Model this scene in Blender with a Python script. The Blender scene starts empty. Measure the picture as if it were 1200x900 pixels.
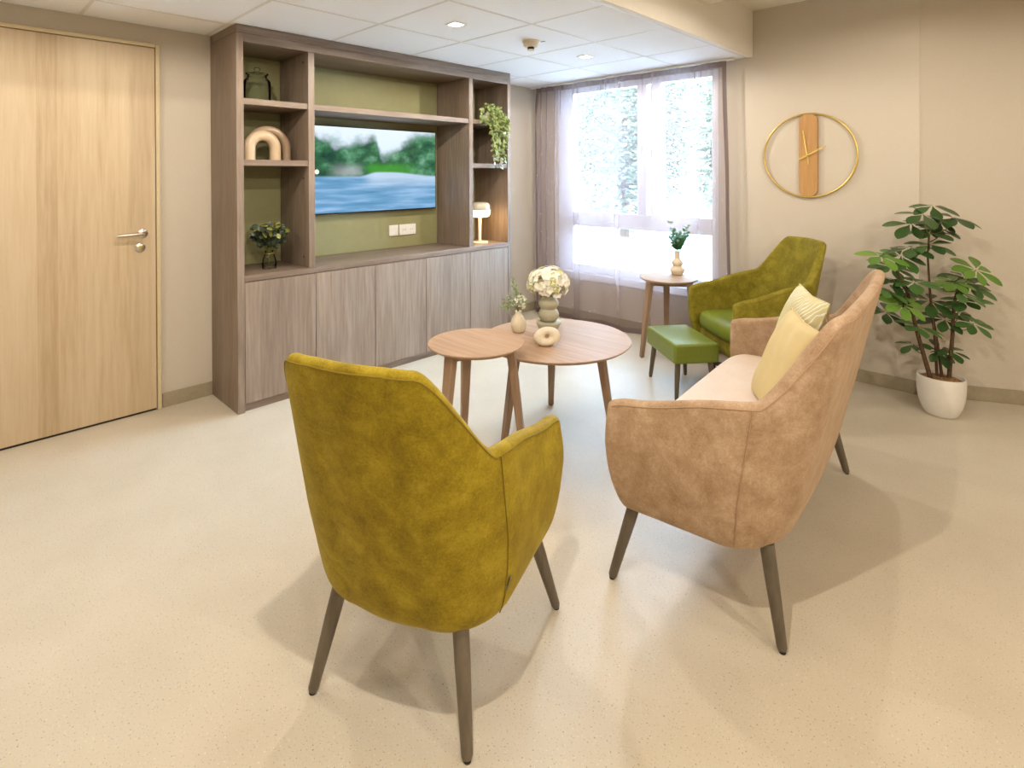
import bpy, math, random
from mathutils import Vector, Matrix
import numpy as np
random.seed(7)
PI = math.pi
scene = bpy.context.scene
C = scene.collection

# ------------------------------------------------------------------ camera, world, exposure
H = 1.382                                      # eye height
F_PX, CX, CY = 649.1756, 597.118, 208.368      # focal length and principal point, 1200x900 frame
def _unit(v): v = np.array(v, float); return v / np.linalg.norm(v)
YAW, PITCH, ROLL = math.radians(44.342), math.radians(-0.352), math.radians(-0.166)
FW = np.array([-math.sin(YAW) * math.cos(PITCH), math.cos(YAW) * math.cos(PITCH), math.sin(PITCH)])
RT0 = np.array([math.cos(YAW), math.sin(YAW), 0.0]); UP0 = np.cross(RT0, FW)
RT = RT0 * math.cos(ROLL) + UP0 * math.sin(ROLL); UP = np.cross(RT, FW)
EYE = np.array([0.0, 0.0, H])
cam_d = bpy.data.cameras.new('camera'); cam = bpy.data.objects.new('camera', cam_d); C.objects.link(cam)
cam.matrix_world = Matrix(((RT[0], UP[0], -FW[0], 0), (RT[1], UP[1], -FW[1], 0), (RT[2], UP[2], -FW[2], H), (0, 0, 0, 1)))
cam_d.sensor_width = 36; cam_d.lens = F_PX / 1200 * 36
cam_d.shift_x = (600 - CX) / 1200; cam_d.shift_y = -(450 - CY) / 1200
cam_d.clip_start = 0.05
scene.camera = cam

world = bpy.data.worlds.new('world'); scene.world = world; world.use_nodes = True
bg = world.node_tree.nodes['Background']
bg.inputs[0].default_value = (0.50, 0.71, 1.0, 1); bg.inputs[1].default_value = 45.0

LAMP_W = 38.0
LAMP_COL = (1.0, 0.885, 0.735)

scene.view_settings.view_transform = 'Standard'; scene.view_settings.look = 'None'
scene.view_settings.exposure = 0.15; scene.view_settings.gamma = 1.0
scene.view_settings.use_curve_mapping = False
try:
    scene.cycles.use_denoising = True
    scene.cycles.max_bounces = 10; scene.cycles.transparent_max_bounces = 24
    scene.cycles.sample_clamp_indirect = 40.0
except Exception: pass

def pix_ray(x, y): return FW + RT * (x - CX) / F_PX - UP * (y - CY) / F_PX
def pix_z(x, y, z): d = pix_ray(x, y); return EYE + d * ((z - H) / d[2])
def pix_x(x, y, X): d = pix_ray(x, y); return EYE + d * (X / d[0])
def pix_y(x, y, Y): d = pix_ray(x, y); return EYE + d * (Y / d[1])
def pix_d(x, y, depth): return EYE + pix_ray(x, y) * depth

# ------------------------------------------------------------------ materials
def mat_new(name):
    m = bpy.data.materials.new(name); m.use_nodes = True
    nt = m.node_tree; return m, nt, nt.nodes['Principled BSDF']
def ramp(nt, stops):
    r = nt.nodes.new('ShaderNodeValToRGB'); e = r.color_ramp.elements
    while len(e) < len(stops): e.new(0.5)
    for el, (p, c) in zip(e, stops): el.position = p; el.color = (*c, 1)
    return r
def texcoord(nt, scale=(1, 1, 1), rot=(0, 0, 0), kind='Object'):
    tc = nt.nodes.new('ShaderNodeTexCoord'); mp = nt.nodes.new('ShaderNodeMapping')
    mp.inputs['Scale'].default_value = scale; mp.inputs['Rotation'].default_value = rot
    nt.links.new(tc.outputs[kind], mp.inputs[0]); return mp
def noise(nt, vec, scale, detail=4, rough=0.55, dist=0.0):
    n = nt.nodes.new('ShaderNodeTexNoise'); n.inputs['Scale'].default_value = scale
    n.inputs['Detail'].default_value = detail; n.inputs['Roughness'].default_value = rough; n.inputs['Distortion'].default_value = dist
    nt.links.new(vec.outputs[0], n.inputs['Vector']); return n
def bump(nt, b, src, strength, dist=0.01):
    bp = nt.nodes.new('ShaderNodeBump'); bp.inputs['Strength'].default_value = strength; bp.inputs['Distance'].default_value = dist
    nt.links.new(src, bp.inputs['Height']); nt.links.new(bp.outputs[0], b.inputs['Normal'])
def mixc(nt, fac, a, b, mode='MIX'):
    m = nt.nodes.new('ShaderNodeMix'); m.data_type = 'RGBA'; m.blend_type = mode
    for s, v in ((0, fac), (6, a), (7, b)):
        if hasattr(v, 'node') or hasattr(v, 'links'): nt.links.new(v, m.inputs[s])
        else: m.inputs[s].default_value = v if s == 0 else (*v, 1)
    return m.outputs[2]
def plain(name, col, rough=0.5, metal=0.0, spec=0.5, grain=0.06, gscale=30, bumps=0.0):
    m, nt, b = mat_new(name)
    tc = texcoord(nt); n = noise(nt, tc, gscale)
    lo = tuple(max(0, c * (1 - grain)) for c in col); hi = tuple(min(1, c * (1 + grain)) for c in col)
    r = ramp(nt, [(0.3, lo), (0.7, hi)]); nt.links.new(n.outputs[0], r.inputs[0]); nt.links.new(r.outputs[0], b.inputs['Base Color'])
    b.inputs['Roughness'].default_value = rough; b.inputs['Metallic'].default_value = metal; b.inputs['Specular IOR Level'].default_value = spec
    if bumps: bump(nt, b, n.outputs[0], bumps)
    return m
def wood(name, dark, mid, light, axis='Z', fine=60, rough=0.45, strips=None, contrast=1.0):
    """grain running along axis; strips=(axis index, width) gives veneer strips of their own tone"""
    m, nt, b = mat_new(name)
    sc = {'X': (0.06, 1, 1), 'Y': (1, 0.06, 1), 'Z': (1, 1, 0.06)}[axis]
    tc = texcoord(nt, sc); n1 = noise(nt, tc, fine, 6, 0.6)
    tc2 = texcoord(nt, tuple(s if s == 1 else 0.12 for s in sc)); n2 = noise(nt, tc2, fine / 9, 3, 0.5, 0.6)
    ad = nt.nodes.new('ShaderNodeMath'); ad.operation = 'MULTIPLY_ADD'; ad.inputs[1].default_value = 0.55 * contrast
    nt.links.new(n1.outputs[0], ad.inputs[0])
    ml = nt.nodes.new('ShaderNodeMath'); ml.operation = 'MULTIPLY'; ml.inputs[1].default_value = 0.45; nt.links.new(n2.outputs[0], ml.inputs[0])
    nt.links.new(ml.outputs[0], ad.inputs[2])
    val = ad.outputs[0]
    if strips:
        sep = nt.nodes.new('ShaderNodeSeparateXYZ'); t0 = nt.nodes.new('ShaderNodeTexCoord'); nt.links.new(t0.outputs['Object'], sep.inputs[0])
        dv = nt.nodes.new('ShaderNodeMath'); dv.operation = 'DIVIDE'; dv.inputs[1].default_value = strips[1]; nt.links.new(sep.outputs[strips[0]], dv.inputs[0])
        fl = nt.nodes.new('ShaderNodeMath'); fl.operation = 'FLOOR'; nt.links.new(dv.outputs[0], fl.inputs[0])
        wn = nt.nodes.new('ShaderNodeTexWhiteNoise'); wn.noise_dimensions = '1D'; nt.links.new(fl.outputs[0], wn.inputs['W'])
        a2 = nt.nodes.new('ShaderNodeMath'); a2.operation = 'MULTIPLY_ADD'; a2.inputs[1].default_value = 0.17; nt.links.new(wn.outputs[0], a2.inputs[0])
        s3 = nt.nodes.new('ShaderNodeMath'); s3.operation = 'SUBTRACT'; s3.inputs[1].default_value = 0.085; nt.links.new(val, s3.inputs[0]); nt.links.new(s3.outputs[0], a2.inputs[2])
        val = a2.outputs[0]
    r = ramp(nt, [(0.33, dark), (0.5, mid), (0.68, light)]); nt.links.new(val, r.inputs[0])
    nt.links.new(r.outputs[0], b.inputs['Base Color']); b.inputs['Roughness'].default_value = rough
    bump(nt, b, n1.outputs[0], 0.06, 0.002)
    return m
def velvet(name, dark, mid, light, sheen=0.35, scale=9, rough=0.75):
    m, nt, b = mat_new(name)
    tc = texcoord(nt); n1 = noise(nt, tc, scale, 9, 0.72, 0.25); n2 = noise(nt, tc, scale * 14, 4, 0.6)
    ad = nt.nodes.new('ShaderNodeMath'); ad.operation = 'MULTIPLY_ADD'; ad.inputs[1].default_value = 0.30
    ml = nt.nodes.new('ShaderNodeMath'); ml.operation = 'MULTIPLY'; ml.inputs[1].default_value = 0.70
    nt.links.new(n2.outputs[0], ad.inputs[0]); nt.links.new(n1.outputs[0], ml.inputs[0]); nt.links.new(ml.outputs[0], ad.inputs[2])
    r = ramp(nt, [(0.34, dark), (0.5, mid), (0.66, light)]); nt.links.new(ad.outputs[0], r.inputs[0]); nt.links.new(r.outputs[0], b.inputs['Base Color'])
    b.inputs['Roughness'].default_value = rough; b.inputs['Specular IOR Level'].default_value = 0.25
    b.inputs['Sheen Weight'].default_value = sheen; b.inputs['Sheen Roughness'].default_value = 0.35
    b.inputs['Sheen Tint'].default_value = (*[min(1, c * 1.6 + 0.15) for c in light], 1)
    bump(nt, b, n2.outputs[0], 0.10, 0.003)
    return m
def leafmat(name, dark, light, rough=0.4, trans=0.12):
    m, nt, b = mat_new(name)
    tc = texcoord(nt); n = noise(nt, tc, 26, 3)
    oi = nt.nodes.new('ShaderNodeObjectInfo')
    ad = nt.nodes.new('ShaderNodeMath'); ad.operation = 'MULTIPLY_ADD'; ad.inputs[1].default_value = 0.35; nt.links.new(oi.outputs['Random'], ad.inputs[0])
    ml = nt.nodes.new('ShaderNodeMath'); ml.operation = 'MULTIPLY'; ml.inputs[1].default_value = 0.65; nt.links.new(n.outputs[0], ml.inputs[0]); nt.links.new(ml.outputs[0], ad.inputs[2])
    r = ramp(nt, [(0.3, dark), (0.7, light)]); nt.links.new(ad.outputs[0], r.inputs[0]); nt.links.new(r.outputs[0], b.inputs['Base Color'])
    b.inputs['Roughness'].default_value = rough
    b.inputs['Transmission Weight'].default_value = 0.0
    b.inputs['Subsurface Weight'].default_value = 0.0
    return m
def glassy(name, tint=(0.95, 0.98, 0.97), refl=0.08):
    m, nt, b = mat_new(name); nt.nodes.remove(b); out = nt.nodes['Material Output']
    t = nt.nodes.new('ShaderNodeBsdfTransparent'); t.inputs[0].default_value = (*tint, 1)
    g = nt.nodes.new('ShaderNodeBsdfGlossy'); g.inputs['Roughness'].default_value = 0.03
    fr = nt.nodes.new('ShaderNodeFresnel'); fr.inputs[0].default_value = 1.35 + refl
    mx = nt.nodes.new('ShaderNodeMixShader'); nt.links.new(fr.outputs[0], mx.inputs[0]); nt.links.new(t.outputs[0], mx.inputs[1]); nt.links.new(g.outputs[0], mx.inputs[2])
    nt.links.new(mx.outputs[0], out.inputs[0]); return m
def sheer(name, col, opacity, vary=0.12):
    m, nt, b = mat_new(name); nt.nodes.remove(b); out = nt.nodes['Material Output']
    t = nt.nodes.new('ShaderNodeBsdfTransparent'); t.inputs[0].default_value = (1, 1, 1, 1)
    d = nt.nodes.new('ShaderNodeBsdfDiffuse'); d.inputs[0].default_value = (*col, 1)
    l = nt.nodes.new('ShaderNodeBsdfTranslucent'); l.inputs[0].default_value = (*col, 1)
    m1 = nt.nodes.new('ShaderNodeMixShader'); m1.inputs[0].default_value = 0.4; nt.links.new(d.outputs[0], m1.inputs[1]); nt.links.new(l.outputs[0], m1.inputs[2])
    # woven voile hides more when the cloth turns edge-on
    lw = nt.nodes.new('ShaderNodeLayerWeight'); lw.inputs[0].default_value = 0.35
    tc = texcoord(nt, (40, 40, 4)); n = noise(nt, tc, 3, 2)
    a = nt.nodes.new('ShaderNodeMath'); a.operation = 'MULTIPLY_ADD'; a.inputs[1].default_value = vary; a.inputs[2].default_value = opacity - vary / 2; nt.links.new(n.outputs[0], a.inputs[0])
    a2 = nt.nodes.new('ShaderNodeMath'); a2.operation = 'MULTIPLY_ADD'; a2.inputs[1].default_value = 0.34; a2.use_clamp = True
    nt.links.new(lw.outputs['Facing'], a2.inputs[0]); nt.links.new(a.outputs[0], a2.inputs[2])
    m2 = nt.nodes.new('ShaderNodeMixShader'); nt.links.new(a2.outputs[0], m2.inputs[0]); nt.links.new(t.outputs[0], m2.inputs[1]); nt.links.new(m1.outputs[0], m2.inputs[2])
    nt.links.new(m2.outputs[0], out.inputs[0]); return m
def glow(name, col, strength):
    m, nt, b = mat_new(name)
    b.inputs['Base Color'].default_value = (*col, 1); b.inputs['Emission Color'].default_value = (*col, 1); b.inputs['Emission Strength'].default_value = strength
    tc = texcoord(nt); n = noise(nt, tc, 20); r = ramp(nt, [(0, tuple(c * .97 for c in col)), (1, col)]); nt.links.new(n.outputs[0], r.inputs[0]); nt.links.new(r.outputs[0], b.inputs['Emission Color'])
    return m

def floor_mat():
    m, nt, b = mat_new('linoleum')
    tc = texcoord(nt); base = noise(nt, tc, 3.0, 3)
    r = ramp(nt, [(0.35, (0.590, 0.530, 0.420)), (0.65, (0.630, 0.570, 0.460))]); nt.links.new(base.outputs[0], r.inputs[0])
    sp = noise(nt, tc, 190, 2, 0.5); rs = ramp(nt, [(0.31, (1, 1, 1)), (0.36, (0, 0, 0))]); nt.links.new(sp.outputs[0], rs.inputs[0])
    sl = noise(nt, tc, 150, 2, 0.5); rl = ramp(nt, [(0.64, (0, 0, 0)), (0.70, (1, 1, 1))]); nt.links.new(sl.outputs[0], rl.inputs[0])
    c1 = mixc(nt, rs.outputs[0], r.outputs[0], (0.33, 0.26, 0.17)); c2 = mixc(nt, rl.outputs[0], c1, (0.70, 0.65, 0.55))
    nt.links.new(c2, b.inputs['Base Color']); b.inputs['Roughness'].default_value = 0.42; b.inputs['Specular IOR Level'].default_value = 0.4
    return m
def screen_mat():
    """flat picture on the television: blurred river bank, sky above, water below (object x = 0..1 across, z = 0..1 up)"""
    m, nt, b = mat_new('screen_picture'); out = nt.nodes['Material Output']
    t0 = nt.nodes.new('ShaderNodeTexCoord'); sep = nt.nodes.new('ShaderNodeSeparateXYZ'); nt.links.new(t0.outputs['Generated'], sep.inputs[0])
    u, v = sep.outputs[1], sep.outputs[2]
    def M(op, a, b_, c=None, clamp=False):
        n = nt.nodes.new('ShaderNodeMath'); n.operation = op; n.use_clamp = clamp
        for i, x in enumerate((a, b_, c)):
            if x is None: continue
            if isinstance(x, (int, float)): n.inputs[i].default_value = x
            else: nt.links.new(x, n.inputs[i])
        return n.outputs[0]
    def sstep(x, lo, hi):
        n = nt.nodes.new('ShaderNodeMapRange'); n.interpolation_type = 'SMOOTHSTEP'; n.inputs[1].default_value = lo; n.inputs[2].default_value = hi; nt.links.new(x, n.inputs[0]); return n.outputs[0]
    tcs = texcoord(nt, (1, 1.6, 5), kind='Generated'); nb = noise(nt, tcs, 2.6, 3, 0.5)
    tct = texcoord(nt, (1, 5, 4), kind='Generated'); ntree = noise(nt, tct, 1.7, 4, 0.55)
    tcw = texcoord(nt, (1, 1.4, 9), kind='Generated'); nwat = noise(nt, tcw, 2.2, 3, 0.5)
    # tree line height along u: high at left, dips in the middle, rises to the right
    cur = nt.nodes.new('ShaderNodeFloatCurve'); cv = cur.mapping.curves[0]
    pts = [(0, .98), (.12, .86), (.28, .80), (.36, .86), (.46, .92), (.54, .70), (.62, .72), (.74, .88), (.85, .95), (1, .97)]
    cv.points[0].location = pts[0]; cv.points[1].location = pts[-1]
    for p in pts[1:-1]: cv.points.new(*p)
    cur.mapping.update(); nt.links.new(u, cur.inputs['Value'])
    hgt = M('ADD', cur.outputs[0], M('MULTIPLY', M('SUBTRACT', ntree.outputs[0], 0.5), 0.30))
    tree_f = sstep(M('SUBTRACT', hgt, v), -0.09, 0.09)
    sky = ramp(nt, [(0, (0.55, 0.72, 0.90)), (1, (0.74, 0.84, 0.95))]); nt.links.new(v, sky.inputs[0])
    tr = ramp(nt, [(0.30, (0.008, 0.045, 0.035)), (0.48, (0.03, 0.13, 0.06)), (0.62, (0.10, 0.28, 0.16)), (0.75, (0.28, 0.42, 0.36))]); nt.links.new(ntree.outputs[0], tr.inputs[0])
    c = mixc(nt, tree_f, sky.outputs[0], tr.outputs[0])
    gr = M('MULTIPLY', sstep(u, .38, .46), M('MULTIPLY', M('SUBTRACT', 1.0, sstep(u, .66, .9)), M('MULTIPLY', sstep(v, .42, .47), M('SUBTRACT', 1.0, sstep(v, .52, .62)))))
    c = mixc(nt, M('MULTIPLY', gr, 0.85), c, (0.05, 0.30, 0.03))
    bank = M('MULTIPLY', sstep(u, .10, .26), M('MULTIPLY', M('SUBTRACT', 1.0, sstep(u, .32, .42)), M('MULTIPLY', sstep(v, .40, .46), M('SUBTRACT', 1.0, sstep(v, .46, .62)))))
    c = mixc(nt, M('MULTIPLY', bank, 0.8), c, (0.36, 0.37, 0.40))
    wl = M('ADD', 0.42, M('MULTIPLY', sstep(u, .35, .5), 0.05)); wl = M('SUBTRACT', wl, M('MULTIPLY', sstep(u, .6, 1.0), 0.05))
    wat_f = M('SUBTRACT', 1.0, sstep(M('SUBTRACT', v, wl), -0.015, 0.015))
    wr = ramp(nt, [(0.25, (0.07, 0.22, 0.38)), (0.5, (0.15, 0.34, 0.56)), (0.8, (0.36, 0.54, 0.78))]); nt.links.new(nwat.outputs[0], wr.inputs[0])
    wtop = M('MULTIPLY', sstep(v, .22, .46), sstep(u, .36, .48))
    wc = mixc(nt, M('MULTIPLY', wtop, 0.7), wr.outputs[0], (0.62, 0.74, 0.88))
    c = mixc(nt, wat_f, c, wc)
    em = nt.nodes.new('ShaderNodeEmission'); em.inputs[1].default_value = 1.05; nt.links.new(c, em.inputs[0])
    gl = nt.nodes.new('ShaderNodeBsdfGlossy'); gl.inputs['Roughness'].default_value = 0.15; gl.inputs[0].default_value = (0.03, 0.03, 0.03, 1)
    ad = nt.nodes.new('ShaderNodeAddShader'); nt.links.new(em.outputs[0], ad.inputs[0]); nt.links.new(gl.outputs[0], ad.inputs[1]); nt.links.new(ad.outputs[0], out.inputs[0])
    nt.nodes.remove(b); return m
def palm_print():
    """pale green cloth printed with white leaf strokes"""
    m, nt, b = mat_new('palm_print')
    tc = texcoord(nt, (1, 1, 1), (0, 0, 0.5)); w = nt.nodes.new('ShaderNodeTexWave'); w.inputs['Scale'].default_value = 14; w.inputs['Distortion'].default_value = 7; w.inputs['Detail'].default_value = 2; w.inputs['Detail Scale'].default_value = 0.8
    nt.links.new(tc.outputs[0], w.inputs[0]); r = ramp(nt, [(0.80, (0, 0, 0)), (0.92, (1, 1, 1))]); nt.links.new(w.outputs[0], r.inputs[0])
    n = noise(nt, tc, 5, 2); r2 = ramp(nt, [(0.45, (0, 0, 0)), (0.55, (1, 1, 1))]); nt.links.new(n.outputs[0], r2.inputs[0])
    f = nt.nodes.new('ShaderNodeMath'); f.operation = 'MULTIPLY'; nt.links.new(r.outputs[0], f.inputs[0]); nt.links.new(r2.outputs[0], f.inputs[1])
    c = mixc(nt, f.outputs[0], (0.62, 0.56, 0.30), (0.86, 0.86, 0.78)); nt.links.new(c, b.inputs['Base Color']); b.inputs['Roughness'].default_value = 0.85
    return m

M = {}
M['wall'] = plain('wall_paint', (0.575, 0.515, 0.430), 0.9, grain=0.02, gscale=120, bumps=0.12)
M['ceil'] = plain('ceiling_tile', (0.90, 0.905, 0.925), 0.95, grain=0.02, gscale=200, bumps=0.1)
M['plaster'] = plain('plaster', (0.86, 0.82, 0.75), 0.95, grain=0.015, gscale=60)
M['grid'] = plain('grid_metal', (0.74, 0.72, 0.68), 0.55, grain=0.02)
M['floor'] = floor_mat()
M['skirt'] = plain('skirting_taupe', (0.335, 0.285, 0.195), 0.55, grain=0.06, gscale=40)
M['unit_v'] = wood('walnut_vertical', (0.150, 0.108, 0.078), (0.215, 0.160, 0.120), (0.30, 0.232, 0.180), 'Z', 70)
M['unit_h'] = wood('walnut_horizontal', (0.150, 0.108, 0.078), (0.215, 0.160, 0.120), (0.30, 0.232, 0.180), 'Y', 70)
M['unit_door'] = wood('walnut_door', (0.195, 0.145, 0.110), (0.275, 0.212, 0.165), (0.37, 0.295, 0.238), 'Z', 60)
M['unit_x'] = wood('walnut_depth', (0.150, 0.108, 0.078), (0.215, 0.160, 0.120), (0.30, 0.232, 0.180), 'X', 70)
M['gap'] = plain('shadow_gap', (0.02, 0.016, 0.012), 0.9)
M['olive'] = plain('olive_panel', (0.275, 0.268, 0.130), 0.7, grain=0.03, gscale=20)
M['ash'] = wood('ash_veneer', (0.43, 0.315, 0.187), (0.52, 0.40, 0.255), (0.585, 0.468, 0.318), 'Z', 48, 0.5, strips=(1, 0.085))
M['frame'] = plain('door_frame_cream', (0.60, 0.50, 0.31), 0.5, grain=0.02)
M['steel'] = plain('brushed_steel', (0.52, 0.48, 0.42), 0.32, 1.0, grain=0.05)
M['green'] = velvet('olive_velvet', (0.175, 0.120, 0.005), (0.290, 0.212, 0.009), (0.43, 0.332, 0.026), 0.32, 13)
M['green2'] = velvet('deep_olive_velvet', (0.125, 0.100, 0.006), (0.215, 0.180, 0.014), (0.33, 0.285, 0.035), 0.30, 13)
M['green_seam'] = plain('olive_seam', (0.22, 0.155, 0.007), 0.8)
M['leather'] = plain('green_leather', (0.175, 0.225, 0.022), 0.42, grain=0.06, gscale=60, bumps=0.05)
M['tan'] = velvet('tan_velvet', (0.285, 0.172, 0.092), (0.42, 0.282, 0.175), (0.56, 0.41, 0.285), 0.42, 12)
M['tan_seam'] = plain('tan_seam', (0.42, 0.27, 0.16), 0.8)
M['cream'] = velvet('cream_seat', (0.70, 0.56, 0.44), (0.75, 0.61, 0.49), (0.80, 0.67, 0.55), 0.2, 6)
M['legs'] = wood('taupe_wood', (0.085, 0.068, 0.045), (0.130, 0.104, 0.072), (0.18, 0.148, 0.105), 'Z', 40, 0.4)
M['rubber'] = plain('black_rubber', (0.012, 0.011, 0.010), 0.6)
M['oak'] = wood('oak_top', (0.34, 0.215, 0.13), (0.43, 0.285, 0.185), (0.50, 0.35, 0.24), 'X', 46, 0.52)
M['oak'].node_tree.nodes['Principled BSDF'].inputs['Specular IOR Level'].default_value = 0.15
M['oak_leg'] = wood('oak_leg', (0.235, 0.148, 0.09), (0.31, 0.20, 0.125), (0.38, 0.26, 0.17), 'Z', 46, 0.42)
M['brass'] = plain('brass', (0.60, 0.43, 0.13), 0.35, 0.75, grain=0.04)
M['clockwood'] = wood('clock_oak', (0.36, 0.18, 0.05), (0.45, 0.24, 0.075), (0.53, 0.30, 0.105), 'Z', 70, 0.5)
M['white'] = plain('white_plastic', (0.80, 0.79, 0.76), 0.4, grain=0.01)
M['window'] = plain('window_frame_white', (0.78, 0.78, 0.80), 0.35, grain=0.01)
M['glass'] = glassy('window_glass')
M['jar'] = glassy('jar_glass', (0.95, 0.97, 0.95), -0.15)
M['sheer'] = sheer('sheer_voile', (0.42, 0.345, 0.375), 0.37, .06)
M['sheer2'] = sheer('voile_double', (0.25, 0.195, 0.185), 0.90)
M['black'] = plain('black_plastic', (0.012, 0.012, 0.013), 0.35)
M['ivory'] = plain('ivory_ceramic', (0.70, 0.61, 0.46), 0.55, grain=0.03)
M['sand'] = plain('sand_glaze', (0.56, 0.43, 0.29), 0.3, grain=0.03)
M['mauve'] = plain('mauve_glaze', (0.36, 0.26, 0.175), 0.3, grain=0.03)
M['sage'] = plain('sage_ceramic', (0.43, 0.41, 0.30), 0.6, grain=0.05)
M['stone'] = plain('cream_stoneware', (0.72, 0.63, 0.49), 0.75, grain=0.06, gscale=60, bumps=0.2)
M['pot'] = plain('white_pot', (0.80, 0.77, 0.71), 0.45, grain=0.02)
M['soil'] = plain('bark_chips', (0.30, 0.165, 0.06), 0.9, grain=0.6, gscale=90, bumps=0.8)
M['bark'] = plain('bark', (0.085, 0.045, 0.022), 0.8, grain=0.35, gscale=50)
M['stem'] = plain('green_stem', (0.13, 0.16, 0.03), 0.5, grain=0.15)
M['leaf_d'] = leafmat('leaf_dark', (0.020, 0.055, 0.014), (0.052, 0.115, 0.028), 0.3)
M['leaf_m'] = leafmat('leaf_mid', (0.040, 0.110, 0.024), (0.095, 0.20, 0.045))
M['leaf_l'] = leafmat('leaf_light', (0.085, 0.200, 0.022), (0.165, 0.300, 0.045))
M['euc'] = leafmat('eucalyptus', (0.045, 0.065, 0.040), (0.10, 0.125, 0.085))
M['euc_y'] = leafmat('yellow_green', (0.12, 0.14, 0.025), (0.25, 0.26, 0.06))
M['ivy'] = leafmat('ivy_pale', (0.105, 0.165, 0.045), (0.30, 0.36, 0.13))
M['ivy_t'] = leafmat('ivy_silver', (0.27, 0.33, 0.27), (0.46, 0.50, 0.42))
M['sprig'] = leafmat('vase_sprig', (0.05, 0.16, 0.055), (0.14, 0.31, 0.11))
M['fern'] = leafmat('asparagus_fern', (0.16, 0.26, 0.07), (0.30, 0.40, 0.14))
M['petal'] = leafmat('white_petal', (0.84, 0.81, 0.64), (0.90, 0.88, 0.78), 0.7)
M['petal_g'] = leafmat('green_petal', (0.48, 0.52, 0.16), (0.66, 0.66, 0.28), 0.7)
M['yellow'] = plain('cream_yellow_cloth', (0.66, 0.53, 0.27), 0.9, grain=0.05, gscale=8, bumps=0.15)
M['palm'] = palm_print()
M['downlight'] = glow('downlight_lens', (1.0, 0.95, 0.88), 40)
M['lampglass'] = glow('lamp_glass_lit', (1.0, 0.78, 0.45), 3.2)
M['lampcap'] = plain('lamp_cap', (0.55, 0.50, 0.38), 0.18, grain=0.02)
M['lampmetal'] = plain('lamp_cream', (0.72, 0.66, 0.56), 0.4, grain=0.02)
M['grass'] = plain('garden_lawn', (0.22, 0.30, 0.10), 0.95, grain=0.3, gscale=6)
M['paving'] = plain('garden_paving', (0.42, 0.41, 0.39), 0.9, grain=0.1, gscale=4)
M['tree'] = leafmat('tree_leaves', (0.17, 0.215, 0.15), (0.225, 0.27, 0.185), 0.98)
M['screen'] = screen_mat()
M['tag'] = plain('woven_tag', (0.16, 0.15, 0.13), 0.8, grain=0.3, gscale=300)

for k_ in ('downlight', 'screen', 'lampglass'):
    try: M[k_].cycles.emission_sampling = 'NONE'
    except Exception: pass

# ------------------------------------------------------------------ mesh helpers
class MB:
    def __init__(s): s.v = []; s.f = []
    def add(s, vs, fs):
        o = len(s.v); s.v += [tuple(map(float, p)) for p in vs]; s.f += [tuple(i + o for i in f) for f in fs]; return s
    def box(s, x0, x1, y0, y1, z0, z1):
        v = [(x, y, z) for x in (x0, x1) for y in (y0, y1) for z in (z0, z1)]
        return s.add(v, [(0, 1, 3, 2), (4, 6, 7, 5), (0, 4, 5, 1), (2, 3, 7, 6), (0, 2, 6, 4), (1, 5, 7, 3)])
    def grid(s, rows, close_u=False, close_v=False):
        n, m = len(rows), len(rows[0]); vs = [p for r in rows for p in r]; fs = []
        for i in range(n if close_v else n - 1):
            for j in range(m if close_u else m - 1):
                a = i * m + j; b = i * m + (j + 1) % m; c = ((i + 1) % n) * m + (j + 1) % m; d = ((i + 1) % n) * m + j
                fs.append((a, b, c, d))
        return s.add(vs, fs)
    def lathe(s, prof, n=32, cx=0, cy=0, caps=True, sx=1, sy=1):
        rows = [[(cx + r * sx * math.cos(2 * PI * k / n), cy + r * sy * math.sin(2 * PI * k / n), z) for k in range(n)] for r, z in prof]
        o = len(s.v); s.grid(rows, close_u=True)
        if caps:
            if prof[0][0] > 1e-4: s.f.append(tuple(o + k for k in reversed(range(n))))
            e = o + (len(prof) - 1) * n
            if prof[-1][0] > 1e-4: s.f.append(tuple(e + k for k in range(n)))
        return s
    def tube(s, path, rad, n=8, caps=True, closed=False):
        P = [np.array(p, float) for p in path]; m = len(P)
        R = rad if hasattr(rad, '__len__') else [rad] * m
        ref = None; rows = []
        for i, p in enumerate(P):
            if closed: t = P[(i + 1) % m] - P[i - 1]
            else: t = P[min(i + 1, m - 1)] - P[max(i - 1, 0)]
            t = t / (np.linalg.norm(t) + 1e-12)
            if ref is None: ref = np.array([0, 0, 1.0]) if abs(t[2]) < 0.9 else np.array([1.0, 0, 0])
            a = np.cross(t, ref); a /= np.linalg.norm(a) + 1e-12; b = np.cross(t, a); ref = -b if False else np.cross(a, t)
            rows.append([p + R[i] * (a * math.cos(2 * PI * k / n) + b * math.sin(2 * PI * k / n)) for k in range(n)])
        o = len(s.v); s.grid(rows, close_u=True, close_v=closed)
        if caps and not closed:
            s.f.append(tuple(o + k for k in range(n))); e = o + (m - 1) * n; s.f.append(tuple(e + k for k in reversed(range(n))))
        return s
    def leaf(s, base, d, nrm, L, W, droop=0.15, fold=0.12, shape='oval'):
        d = _unit(d); side = np.cross(d, nrm); side = _unit(side); up = np.cross(side, d); base = np.array(base, float)
        prof = {'oval': [(0, .08), (.2, .62), (.5, 1), (.8, .7), (1, .05)], 'obov': [(0, .06), (.10, .16), (.25, .50), (.42, .84), (.58, 1), (.74, .95), (.88, .66), (.96, .32), (1, .03)], 'round': [(0, .2), (.2, .8), (.5, 1), (.8, .8), (1, .2)]}[shape]
        rows = []
        for t, w in prof:
            c = base + d * L * t - np.array([0, 0, 1]) * droop * L * t * t
            rows.append([c - side * W / 2 * w + up * fold * W * w, c, c + side * W / 2 * w + up * fold * W * w])
        return s.grid(rows)
    def mesh(s, name):
        me = bpy.data.meshes.new(name); me.from_pydata(s.v, [], s.f); me.update(); return me
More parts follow.
